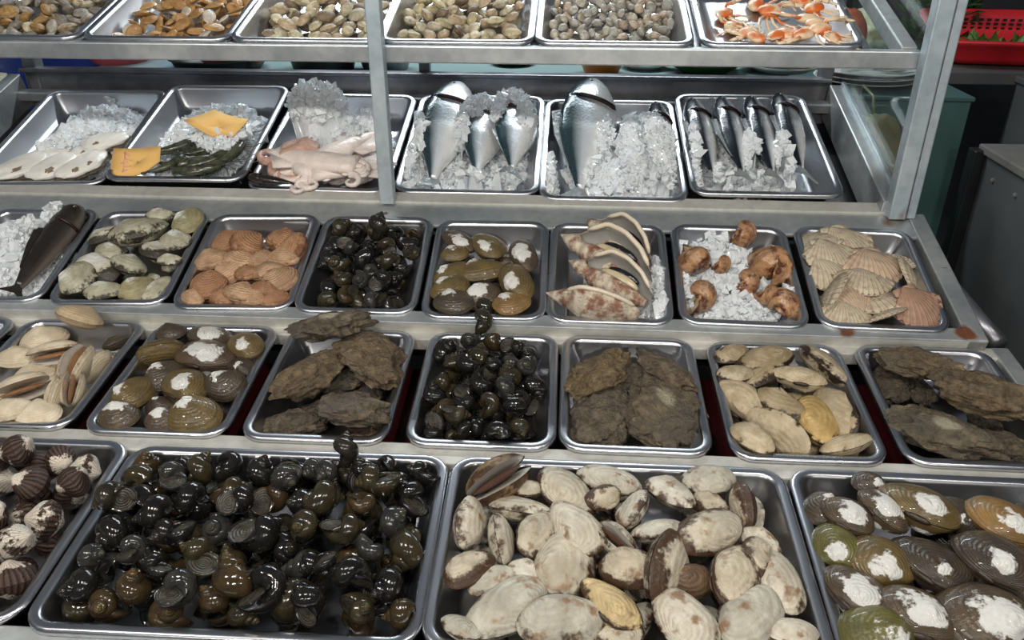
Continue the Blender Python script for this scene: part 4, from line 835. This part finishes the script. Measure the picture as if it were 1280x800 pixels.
t = TR['cc']; ice(t, [(0, .03, .11, .13, .02, 500)], 'ice bed below the squid')
place(t, SQ, 455, 185, 120, 110, 0, vi=0, sink=.45); place(t, SQ, 425, 205, 110, 40, 0, vi=1, sink=.5, label='pale squid lying across the octopus'); place(t, OC, 452, 160, 70, 20, 0, vi=1, sink=.5, label='octopus beside the steel post')
place(t, SQ, 385, 224, 110, 172, 0, vi=0, sink=.5, label='cream squid with arms spread along the tray edge'); place(t, SQ, 452, 226, 95, 10, 0, vi=1, sink=.5, label='small squid at the foot of the steel post')
place(t, OC, 362, 192, 80, 20, 0, vi=0, sink=.45, cap=.012)
lay(t, FG, 342, 228, .11, 170, -80, 0, 'small brown fish piece at the corner of the squid tray', sink=.3)
A = blob(.062, .050, .046, 8, 5, .06, 3.0, 0, 3); n = NT('packed_ice'); z = n.noise(60, 4, n.get('raw')); n.bump(z, .7, .01); MAT['icelump'] = n.fin((.76, .80, .85), .3, 0, .5, trans=.15, ior=1.31)
xx, yy = t.loc(397, 142, .03); o = link('ice_lump', mk('ice_lump', A[0], A[1], MAT['icelump'])); V = A[0]; zz = t.rest(V, xx, yy, .3); o.matrix_world = t.M @ T(xx, yy, zz); t.stamp(V, xx, yy, zz); tag(o, 'big rounded lump of packed ice on the squid tray', 'ice')
ice(t, [(-.05, .05, .06, .06, .014, 360), (.04, .05, .06, .06, .012, 360), (.0, .0, .06, .05, .008, 160)], 'scattered ice over the octopus')
# ---- shucked oysters
so = []
for i in range(3):
    A = blob(.5, .30, .12, 30+i, 4, .14, 1.5, 0, 3, lambda q: (q.x, q.y+.22*q.x*q.x, q.z)); B = blob(.15, .07, .07, 40+i, 3, .3, 2.2); C = blob(.53, .33, .07, 30+i, 4, .16, 1.6, .05, 3, lambda q: (q.x, q.y+.22*q.x*q.x, q.z))
    so.append([(None, mk('oyster_flesh', A[0]+np.array([0, 0, .06]), A[1], MAT['whiteflesh'])), ('gill', mk('gill', B[0]+np.array([-.10, -.17, .09]), B[1], MAT['browngill'])), ('shell', mk('shell', C[0]-np.array([0, 0, .03]), C[1], MAT['oyster'], C[2]))])
SO = Kind('shucked_oyster', so, 'white shucked oyster with brown gill in the glass case', 'oyster', 'shucked oysters in the glass case')
t = TR['ca']; ice(t, [(.01, .02, .10, .16, .018, 500)], 'ice bed under the shucked oysters')
for q in ((45,184,34,30,0),(60,199,60,28,0),(135,180,50,10,0),(28,212,62,32,0),(68,212,60,32,0),(97,212,48,40,0),(112,205,50,55,0),(110,190,38,20,0)): place(t, SO, *q, k=.55, sink=.4)
ice(t, [(.01, .05, .085, .10, .030, 1700), (.03, .11, .08, .05, .02, 800), (-.02, -.03, .05, .04, .012, 220)], 'heap of crushed ice behind the shucked oysters')
# ---- prawns
def prawnm(seed):
    rs = np.random.RandomState(seed); n = 22; P, Rr = [], []; a = R(20); x = y = 0; bend = rs.uniform(.9, 1.7)
    for i in range(n):
        q = i/(n-1); P.append((x, y, 0)); rr = np.interp(q, [0, .05, .2, .4, .7, .92, 1], [.02, .06, .10, .095, .07, .035, .02]); Rr.append(rr*(1+(.08*((i*.5) % 1 > .4) if q > .35 else 0)))
        a -= bend/n*(0.2+1.6*q); x -= 1/n*math.cos(a); y -= 1/n*math.sin(a)
    B = tube(P, Rr, 10); c = B[0].mean(0); out = [(None, mk('prawn', B[0]-c, B[1], MAT['prawn'], B[2]))]
    e = np.array(P[-1])-c; fan = [(e+np.array(v)) for v in ((0, .01, .01), (-.10, .08, .01), (-.14, .01, .012), (-.12, -.07, .01), (0, -.02, .01))]; fan += [v-np.array([0, 0, .016]) for v in fan]
    out.append(('tail_fan', mk('tail_fan', fan, [(0,1,2,3,4),(9,8,7,6,5)]+[(i, i+5, (i+1) % 5+5, (i+1) % 5) for i in range(5)], MAT['prawn'])))
    for k in range(2):
        h = np.array(P[0])-c; w = tube([h+np.array([.02*i+.04*i*(i > 0), (.03*(k*2-1))*i+.03*math.sin(i), .02*math.sin(i*.8)]) for i in range(10)], .006, 5); out.append(('feeler', mk('feeler', w[0], w[1], MAT['prawn'])))
    L = []
    for k in range(5):
        b0 = np.array(P[3+k])-c; L.append(tube([b0+np.array([0, -.05, -.01]), b0+np.array([.03, -.14, -.02]), b0+np.array([-.01, -.20, -.03])], .008, 5))
    L = join(L); out.append(('leg_row', mk('leg_row', L[0], L[1], MAT['prawn']))); return out
PR = Kind('green_prawn', [prawnm(i) for i in range(3)], 'dark green prawn on ice below the orange price cards', 'prawn', 'green prawns in the glass case')
t = TR['cb']; ice(t, [(.0, .0, .11, .16, .022, 900), (.02, .05, .10, .09, .018, 700)], 'ice bed of the prawn tray')
for q in ((240,178,62,-30,0),(215,185,60,20,0),(262,182,64,40,10),(285,178,60,-20,0),(230,202,66,10,0),(260,205,70,-10,10),(290,200,62,30,0),(275,215,66,5,0),(310,212,56,20,0),(235,216,60,-15,0),(210,206,50,40,0),(300,190,60,70,0)): place(t, PR, *q, k=.55, sink=.5)
ice(t, [(.0, .07, .10, .07, .022, 1400), (.07, -.02, .045, .09, .014, 520), (.03, -.05, .03, .03, .008, 100), (-.06, .01, .05, .05, .010, 260)], 'crushed ice over the green prawns')
MAT['card'] = plain('orange_cardboard', (.86, .52, .17), .75, 0, .10, 18, .15); MAT['cardpink'] = plain('pink_ink', (.78, .40, .34), .7, 0, .1, 8, 0)
def card(t, pts, h, tilt, label, curlk=.0, scrib=None):
    cx = sum(p[0] for p in pts)/len(pts); cy = sum(p[1] for p in pts)/len(pts); x, y = t.loc(cx, cy, h); c = t.M @ Vector((x, y, h))
    ax = (t.M.to_3x3() @ Vector((1, 0, 0))).normalized(); nn = Matrix.Rotation(R(tilt), 3, ax) @ (t.M.to_3x3() @ Vector((0, 0, 1))).normalized(); uy = nn.cross(ax)
    Mw = Matrix(((ax.x, uy.x, nn.x, c.x), (ax.y, uy.y, nn.y, c.y), (ax.z, uy.z, nn.z, c.z), (0, 0, 0, 1))); Mi = Mw.inverted()
    def on(px, py):
        d = ray(px, py); s = (c-CAM).dot(nn)/d.dot(nn); q = Mi @ (CAM+d*s); return q.x, q.y
    P = [on(*p) for p in pts]; ring = []
    for i in range(len(P)):
        a, b = P[i], P[(i+1) % len(P)]
        for k in range(5): ring.append((a[0]+(b[0]-a[0])*k/5, a[1]+(b[1]-a[1])*k/5))
    bend = lambda x, y: curlk*(x*x)*9; m = len(ring); V = []
    for f, dz in ((1, 0), (.5, 0), (.05, 0)):
        V += [(x*f, y*f, bend(x*f, y*f)+.0012) for x, y in ring]
    V += [(x*f, y*f, bend(x*f, y*f)-.0012) for f in (.05, .5, 1) for x, y in ring]
    F = gridf(6, m)+[(5*m+j, 5*m+(j+1) % m, (j+1) % m, j) for j in range(m)]
    o = link('price_card', mk('price_card', V, F, MAT['card'])); o.matrix_world = Mw; tag(o, label, 'price card', 'orange price cards')
    if scrib:
        S = join([tube([(on(*p)[0], on(*p)[1], bend(*on(*p))+.0016) for p in s], .0016, 5, flat=.3) for s in scrib]); link('faded_writing', mk('faded_writing', S[0], S[1], MAT['cardpink']), o)['label'] = 'faded pink brush marks'
card(t, [(233,157), (268,138), (313,154), (291,173), (278,168), (265,171)], .03, 12, 'torn orange price card lying on the prawn ice', .3)
card(t, [(144,187), (202,184), (201,203), (178,218), (138,224)], .006, 30, 'orange price card with faded pink marks on the tray corner', .2, [[(156,192), (163,195), (158,199), (166,201)], [(152,205), (160,203), (157,209), (165,208)], [(160,213), (153,216)], [(158,190), (155,214)]])

# ================================================================== upper shelf
fr = lambda x, y: y < .09
def tints(*c): return lambda vi: random.choice(c)
fill(TR['sa'], Kind('mottled_clam', clam_set('mottled_clam', MAT['mixclam'], .5, .36, .22, 4, seed=11, K=6, Np=18), 'mottled clam in the mixed upper shelf tray', 'clam', 'mottled clams on the upper shelf'), .036, lambda x, y: .004, 120, area=lambda x, y: y < .09 and x > -.12, tilt=(60, 40), fails=12, color=tints((1, 1, 1), (.7, .75, .8), (1.3, 1.25, 1.1), (.9, .6, .25), (.5, .5, .5)))
fill(TR['sb'], Kind('amber_clam', clam_set('amber_clam', MAT['orangeclam'], .5, .36, .10, 4, seed=12, K=6, Np=18), 'flat amber clam on the upper shelf', 'clam', 'amber clams on the upper shelf'), .036, mound(TR['sb'], .006, -.02, 4), 170, area=fr, tilt=(70, 60), fails=14,
     color=tints((1, 1, 1), (1.1, 1.05, 1), (.8, .75, .7), (1.3, 1.4, 1.7), (1, 1, 1), (1.4, 2.2, 5)), label=lambda c: 'whitish shell among the flat amber clams on the upper shelf' if c[2] > 4 else None)
PC = clam_set('pale_clam', MAT['paleclam'], .5, .38, .25, 4, seed=13, K=6, Np=18); tt = tints((1, 1, 1), (1.15, 1.1, 1), (.95, .9, .75), (.8, .68, .6), (.4, .33, .3))
lb = lambda s: (lambda c: 'purplish brown clam among the cream clams '+s if c[0] < .5 else None)
fill(TR['sc'], Kind('pale_clam', PC, 'plump cream clam on the upper shelf, left of the steel post', 'clam', 'cream clams left of the post').__class__('pale_clam', PC, 'plump cream clam on the upper shelf beside the amber clams', 'clam', 'cream clams beside the amber clams'), .036, mound(TR['sc'], .006, -.014, 4), 130, area=fr, tilt=(60, 40), fails=12, color=tt, label=lb('beside the amber clams'))
fill(TR['sd'], Kind('pale_clam', PC, 'cream clam on the upper shelf beside the small grey clams', 'clam', 'cream clams beside the grey clams'), .033, mound(TR['sd'], .008, -.010, 5), 150, area=fr, tilt=(60, 40), fails=12, color=tt, label=lb('beside the small grey clams'))
fill(TR['se'], Kind('grey_clam', clam_set('grey_clam', MAT['greyclam'], .5, .40, .30, 4, seed=14, K=5, Np=14), 'small grey clam on the upper shelf', 'clam', 'small grey clams on the upper shelf'), .0235, mound(TR['se'], .004, -.012, 5), 290, area=fr, tilt=(70, 60), fails=14, margin=.028, color=tints((1, 1, 1), (1.2, 1.15, 1.05), (.85, .85, .85), (1.2, 1, .85)))
# crabs: halves with claws and legs
def crabm(seed):
    rs = np.random.RandomState(seed); A = blob(.22, .15, .09, seed, 3, .10, 2.0, 0, 3); P = [(None, mk('crab_half', A[0], A[1], MAT['crab'], {'g': np.clip(A[0][:, 1]*3+.3, 0, 1)}))]
    def limb(a, segs, z0):
        p = np.array([.12*math.cos(a), .10*math.sin(a), z0]); pts, rr = [p], [segs[0][1]]
        for L, r, da in segs:
            a += da; p = p+np.array([L*math.cos(a), L*math.sin(a), rs.uniform(-.03, .03)]); pts.append(p); rr.append(r)
        return pts, rr, a
    for k in range(4):
        pts, rr, a = limb(R(-60-25*k), [(.16, .030, .1), (.02, .032, .3), (.17, .026, .1), (.02, .026, .35), (.15, .010, .1)], -.02); B = tube(pts, rr, 8, flat=.6); P.append(('leg', mk('leg', B[0], B[1], MAT['crabtip'] if k % 2 else MAT['crab'], B[2])))
    pts, rr, a = limb(R(35), [(.14, .036, .2), (.02, .040, -.4), (.15, .050, -.3), (.10, .056, -.1)], .02); B = tube(pts, rr, 10, flat=.7); claw = mk('claw', B[0], B[1], MAT['crab'], B[2]); e = pts[-1]
    P.append(('claw', claw))
    for da in (.28, -.28):
        q = [e+np.array([d*math.cos(a+da*(1-d*3)), d*math.sin(a+da*(1-d*3)), 0]) for d in (0, .07, .13, .19)]; B = tube(q, [.034, .028, .018, .004], 8, flat=.7); P.append(('claw_finger', mk('claw_finger', B[0], B[1], MAT['crabtip'], B[2]), 4))
    return P
CB = Kind('crab_half', [crabm(i) for i in range(4)], 'orange and cream cooked crab piece with legs on the upper shelf', 'crab', 'crab pieces on the upper shelf')
t = TR['sf']
for q in ((905,16,56,20,0),(945,6,60,60,0),(1000,4,60,-30,0),(1035,10,60,20,0),(915,34,56,100,0),(960,26,62,0,20),(1010,24,64,170,10),(1048,30,60,-10,0),(935,42,60,200,0),(985,44,66,-15,10),(1030,46,64,10,0),(948,55,56,150,0),(975,56,60,20,0),(1010,57,60,190,0),(1050,55,52,60,0)):
    place(t, CB, *q, k=.5, sink=.5)

# ================================================================== behind the stall
MAT['teal'] = plain('pale_teal_table', (.30, .42, .41), .3, 0, .12, 5, .05, world=True); MAT['tealpanel'] = plain('dull_teal_panel', (.055, .125, .118), .5, 0, .15, 3, .08, world=True)
MAT['wallm'] = plain('dark_market_wall', (.035, .036, .04), .8, 0, .4, 2, .2, world=True); MAT['cab'] = plain('grimy_grey_cabinet', (.105, .11, .11), .55, .2, .4, 4, .25, world=True)
MAT['cabtop'] = plain('dusty_cabinet_top', (.16, .15, .135), .8, 0, .4, 12, .4, world=True)
for nm, c, s in (('wall_back', (0, 4.3, 1.6), (9, .1, 3.4)), ('wall_right', (3.6, 2, 1.6), (.1, 6, 3.4))):
    V, F, _ = boxv(c, s); tag(link(nm, mk(nm, V, F, MAT['wallm'], smooth=False)), 'dark unlit market wall', None, None, 'structure')
def thing(name, loc, label, cat, group=None): return tag(link(name, None, None, loc), label, cat, group)
def piece(par, name, p, mat, bev=0, smooth=False):
    q = xf(p, Matrix.Translation(-par.location)); o = link(name, mk(name, q[0], q[1], mat, smooth=smooth), par)
    if bev: bevel(o, bev)
    return o
ZT = 1.105
tb = thing('prep_table', (-.36, 2.4, 0), 'pale teal topped table behind the glass case', 'table')
piece(tb, 'tabletop', boxv((-.36, 2.40, ZT-.015), (1.86, .84, .03)), MAT['teal'], .004)
for x, y in ((-1.24, 2.02), (.52, 2.02), (-1.24, 2.78), (.52, 2.78)): piece(tb, 'leg', boxv((x, y, (ZT-.03)/2), (.04, .04, ZT-.03)), MAT['darkmetal'])
def tab(px, py, z=ZT):
    d = ray(px, py); s = (z-CAM.z)/d.z; return CAM+d*s
def bowl(px, py, wpx, h, mat, label, name='bowl', wall=.006, base=.6, cat='bowl'):
    p = tab(px, py); r = wpx/2/FPX*p.y*1.05; p.y += r*.6; b = r*base
    pr = [(b*.98, 0), (b, .002), (b+(r-b)*.55, h*.45), (r, h), (r+.006, h+.001), (r+.004, h-.004), (r-wall, h-.004), (b+(r-b)*.55-wall, h*.45), (b-wall, wall), (.001, wall)]
    V, F, _ = lathe(pr, 36); o = link(name, mk(name, V, F, mat)); o.location = p; return tag(o, label, cat), p, r
MAT['redp'] = plain('red_plastic', (.60, .02, .03), .35, 0, .15, 6, .05); MAT['blackp'] = plain('black_plastic', (.012, .013, .015), .4, 0, .3, 6, .05); MAT['orangep'] = plain('orange_plastic', (.62, .17, .02), .35, 0, .12, 6, .05)
MAT['whitep'] = plain('white_enamel', (.62, .64, .62), .3, 0, .1, 6, .05); MAT['greenp'] = plain('green_plastic', (.015, .07, .015), .4, 0, .3, 6, .05); MAT['bluep'] = plain('blue_plastic', (.02, .05, .32), .4, 0, .2, 6, .05); MAT['meat'] = plain('raw_meat', (.30, .07, .06), .3, 0, .5, 20, .4); MAT['pinkp'] = plain('pink_plastic', (.52, .10, .13), .35, 0, .3, 9, .05)
bowl(138, 81, 88, .05, MAT['pinkp'], 'wide pink red basin on the table behind the case', base=.72)
bw, p, r = bowl(262, 92, 115, .035, MAT['blackp'], 'flat black basin holding dark red crabs', base=.85)
for i in range(5):
    A = blob(.035, .024, .018, 60+i, 3, .2, 2.4); o = link('dark_crab', mk('dark_crab', A[0], A[1], MAT['meat'])); o.location = p+Vector((.012*i*2.2, -.03+.018*(i % 2), .026+.01*(i % 3))); tag(o, 'dark red crab in the flat black basin', 'crab', 'dark crabs in the black basin')
bowl(398, 92, 84, .07, MAT['blackp'], 'deep black bowl beside the front steel post', base=.85)
bowl(478, 90, 66, .06, MAT['darkmetal'], 'dull metal pan behind the front steel post', 'metal_pan', cat='pan', base=.8)
bowl(640, 83, 46, .012, MAT['greenp'], 'small dark plate on the teal table', 'plate', cat='plate', base=.7)
bowl(752, 95, 56, .055, MAT['orangep'], 'bright orange plastic bowl', base=.7)
bowl(806, 88, 52, .015, MAT['whitep'], 'white enamel plate beside the orange bowl', 'plate', cat='plate', base=.7)
bowl(884, 95, 88, .03, MAT['greenp'], 'dark green shallow dish', 'dish', cat='dish', base=.6)
bm_, p, r = bowl(982, 93, 92, .02, MAT['whitep'], 'white platter of raw pink meat', 'platter', cat='platter', base=.7)
for i in range(4):
    A = blob(.035, .026, .014, 70+i, 3, .25, 2.2); o = link('meat_piece', mk('meat_piece', A[0], A[1], MAT['meat'])); o.location = p+Vector((-.05+.036*i, .0+.012*(i % 2), .020)); tag(o, 'raw pink meat piece on the white platter', 'meat', 'meat on the white platter')
# blue crates and a pale bag at the far end
def crate(name, c, s, mat, label, cat):
    t = thing(name, (c[0], c[1], c[2]-s[2]/2), label, cat); w = .012
    for nm, cc, ss in (('side', (0, s[1]/2, 0), (s[0], w, s[2])), ('side', (0, -s[1]/2, 0), (s[0], w, s[2])), ('side', (s[0]/2, 0, 0), (w, s[1], s[2])), ('side', (-s[0]/2, 0, 0), (w, s[1], s[2])), ('base', (0, 0, -s[2]/2), (s[0], s[1], w)), ('rim', (0, -s[1]/2-.008, s[2]/2-.012), (s[0]+.02, .02, .024))):
        piece(t, nm, boxv((c[0]+cc[0], c[1]+cc[1], c[2]+cc[2]), ss), mat, .003)
    return t
crate('blue_crate', (-1.62, 2.75, 1.05), (.62, .35, .34), MAT['bluep'], 'blue plastic crate beyond the far end of the case', 'crate')
st = thing('crate_stand', (-1.62, 2.75, 0), 'dark stand below the blue crate', 'stand'); piece(st, 'stand_top', boxv((-1.62, 2.75, .85), (.7, .4, .05)), MAT['darkmetal'], .004)
for x in (-1.92, -1.32):
    for y in (2.6, 2.9): piece(st, 'leg', boxv((x, y, .4125), (.04, .04, .825)), MAT['darkmetal'])
MAT['bag'] = plain('cloudy_plastic_bag', (.52, .44, .34), .3, 0, .3, 9, .4); MAT['bagclear'] = plain('yellowish_plastic_bag', (.23, .22, .13), .22, 0, .4, 9, .6)
ss = thing('side_stool', (-1.62, 2.02, 0), 'dark stool beside the far end of the case', 'stool'); piece(ss, 'seat', boxv((-1.62, 2.02, .93), (.36, .36, .03)), MAT['darkmetal'], .004)
for x in (-1.76, -1.48):
    for y in (1.88, 2.16): piece(ss, 'leg', boxv((x, y, .457), (.03, .03, .915)), MAT['darkmetal'])
A = blob(.15, .13, .10, 81, 4, .25, 2.2); o = link('plastic_bag', mk('plastic_bag', A[0], A[1], MAT['bag'])); o.location = (-1.60, 2.02, 1.03); tag(o, 'cloudy beige plastic bag beyond the end glass', 'bag')
# right: teal panelled counter seen through the end glass, with plates and a bag
tc = thing('teal_counter', (.87, 2.5, 0), 'counter with dull teal side panel behind the end glass', 'counter')
piece(tc, 'panel', boxv((.865, 2.31, .51), (.47, .02, 1.02)), MAT['tealpanel'], .002); piece(tc, 'panel', boxv((1.09, 2.50, .51), (.02, .36, 1.02)), MAT['tealpanel'], .002); piece(tc, 'countertop', boxv((.865, 2.49, 1.026), (.48, .40, .012)), MAT['tealpanel'], .003)
for i in range(3):
    pr = [(.09, 0), (.14, .012), (.145, .014), (.14, .010), (.09, .004), (.001, .004)]; V, F, _ = lathe(pr, 32); o = link('plate', mk('plate', V, F, MAT['whitep'])); o.location = (.86, 2.46, 1.041+.013*i); tag(o, 'white plate in the stack on the teal counter', 'plate', 'plates on the teal counter')
MAT['leaf'] = plain('green_leaf', (.07, .17, .03), .5, 0, .4, 12, .3); MAT['leafdark'] = plain('dark_herb', (.025, .075, .018), .5, 0, .4, 12, .3); MAT['cab_leaf'] = plain('pale_cabbage', (.55, .58, .40), .5, 0, .25, 8, .4); MAT['carrot'] = plain('orange_vegetable', (.46, .10, .04), .5, 0, .2, 8, .2)
def leaves(n, r, h, mat, seed, ln=(.05, .1)):
    rs = np.random.RandomState(seed); L = []
    for i in range(n):
        a, e = rs.uniform(0, 6.28), rs.uniform(.2, 1.4); l = rs.uniform(*ln); c = np.array([rs.uniform(-r, r), rs.uniform(-r, r), rs.uniform(0, h)]); d = np.array([math.cos(a)*math.cos(e), math.sin(a)*math.cos(e), math.sin(e)]); s = np.cross(d, [0, 0, 1]); s /= np.linalg.norm(s)+1e-6; w = l*.16
        L.append(([c, c+d*l*.5+s*w, c+d*l+np.array([0, 0, -l*.12]), c+d*l*.5-s*w, c+d*l*.5+np.array([0, 0, .006])], [(0, 1, 4), (1, 2, 4), (2, 3, 4), (3, 0, 4)], {}))
    return join(L)
A = leaves(60, .07, .01, 0, 5, (.03, .06)); o = link('green_herbs', mk('green_herbs', A[0], A[1], MAT['leafdark'], smooth=False)); o.location = (.86, 2.46, 1.085); tag(o, 'dark green herbs on the plate stack', 'herbs')
A = blob(.10, .07, .13, 91, 4, .16, 2.2); o = link('plastic_bag', mk('plastic_bag', A[0], A[1], MAT['bagclear'])); o.location = (.80, 2.17, .88); tag(o, 'yellowish plastic bag hanging behind the end glass', 'bag')
hk = tube([(.80, 2.17, 1.0), (.80, 2.20, 1.05), (.80, 2.29, 1.06), (.80, 2.30, 1.03)], .004, 6); q = link('bag_strap', mk('bag_strap', hk[0]-np.array([.80, 2.17, .88]), hk[1], MAT['bagclear']), o)
# vegetable stand with the red basket
vs = thing('vegetable_stand', (1.35, 2.95, 0), 'dark stand carrying the red basket and vegetables', 'stand'); ZV = 1.03
piece(vs, 'stand_top', boxv((1.30, 3.0, ZV-.02), (1.1, .62, .04)), MAT['cab'], .004)
for x in (.80, 1.80):
    for y in (2.74, 3.26): piece(vs, 'leg', boxv((x, y, (ZV-.04)/2), (.05, .05, ZV-.04)), MAT['darkmetal'])
def basket():
    t = thing('red_basket', (1.42, 2.92, ZV), 'red perforated plastic basket holding green vegetables', 'basket'); w, d, h = .42, .36, .085; Lp = []
    for f, z in ((.80, 0), (.86, .02), (.98, h-.02), (1.06, h-.012), (1.08, h), (1.0, h), (.95, h-.02), (.83, .02), (.77, .006)): Lp.append([(1.42+x*f, 2.92+y*f, ZV+z) for x, y in rrect(w, d, 0, .06)])
    m = len(Lp[0]); V = np.array([p for l in Lp for p in l]); piece(t, 'shell', (V, gridf(len(Lp), m)+[tuple(range(m))[::-1], tuple((len(Lp)-1)*m+j for j in range(m))], {}), MAT['redp'], smooth=True)
    for row in range(3):
        L = []
        for i in range(14): L.append(boxv((1.42-.16+.0246*i, 2.92+.5*d*.93-.012, ZV+.030+.014*row), (.012, .006, .007)))
        piece(t, 'hole_row', join(L), MAT['blackp'])
    t.rotation_euler = (R(9), 0, R(-8)); t.location.z += .03; return t
basket()
A = leaves(70, .10, .01, 0, 9, (.05, .10)); o = link('green_beans', mk('green_beans', A[0], A[1], MAT['leaf'], smooth=False)); o.location = (1.44, 2.88, ZV+.02); tag(o, 'loose green leaves in the red basket', 'vegetables', None, 'stuff')
A = leaves(260, .10, .16, 0, 12, (.06, .12)); o = link('herb_bunch', mk('herb_bunch', A[0], A[1], MAT['leafdark'], smooth=False)); o.location = (1.33, 3.18, ZV+.01); tag(o, 'dark green leafy bunch behind the red basket', 'herbs', None, 'stuff')
A = blob(.10, .08, .07, 95, 4, .25, 2.0); o = link('cabbage', mk('cabbage', A[0], A[1], MAT['cab_leaf'])); o.location = (1.06, 3.1, ZV+.07); tag(o, 'pale cabbage on the dark stand', 'cabbage')
A = blob(.06, .06, .09, 97, 4, .10, 1.6); o = link('orange_gourd', mk('orange_gourd', A[0], A[1], MAT['carrot'])); o.location = (.90, 2.82, ZV+.085); tag(o, 'orange red gourd seen through the end glass', 'vegetable')
# grey cabinet along the right side
cb = thing('grey_cabinet', (1.45, 1.5, 0), 'grimy grey metal cabinet beside the stall', 'cabinet')
piece(cb, 'body', boxv((1.45, 1.45, .455), (.68, 1.46, .91)), MAT['cab'], .006); piece(cb, 'top', boxv((1.455, 1.45, .92), (.71, 1.50, .022)), MAT['cabtop'], .004); piece(cb, 'corner_post', boxv((1.095, 2.185, .46), (.035, .04, .92)), MAT['blackp'], .004)
for y in (1.25, 1.72): piece(cb, 'seam', boxv((1.108, y, .46), (.008, .012, .88)), MAT['darkmetal'], .002)
rv = join([lathe([(.006, 0), (.006, .004), (.001, .006)], 10, (0, 0, 0))]); 
for y in (1.32, 1.50, 1.80, 1.98, 2.10): piece(cb, 'rivet', xf((rv[0], rv[1], {}), T(1.110, y, .86) @ Matrix.Rotation(R(-90), 4, 'Y')), MAT['cabtop'])
gb = thing('grey_box', (1.72, 2.55, 0), 'tall grey green box between cabinet and vegetable stand', 'box'); piece(gb, 'body', boxv((1.72, 2.50, .50), (.62, .40, 1.0)), MAT['cab'], .006); piece(gb, 'lid', boxv((1.72, 2.50, 1.01), (.64, .42, .02)), MAT['cab'], .004)
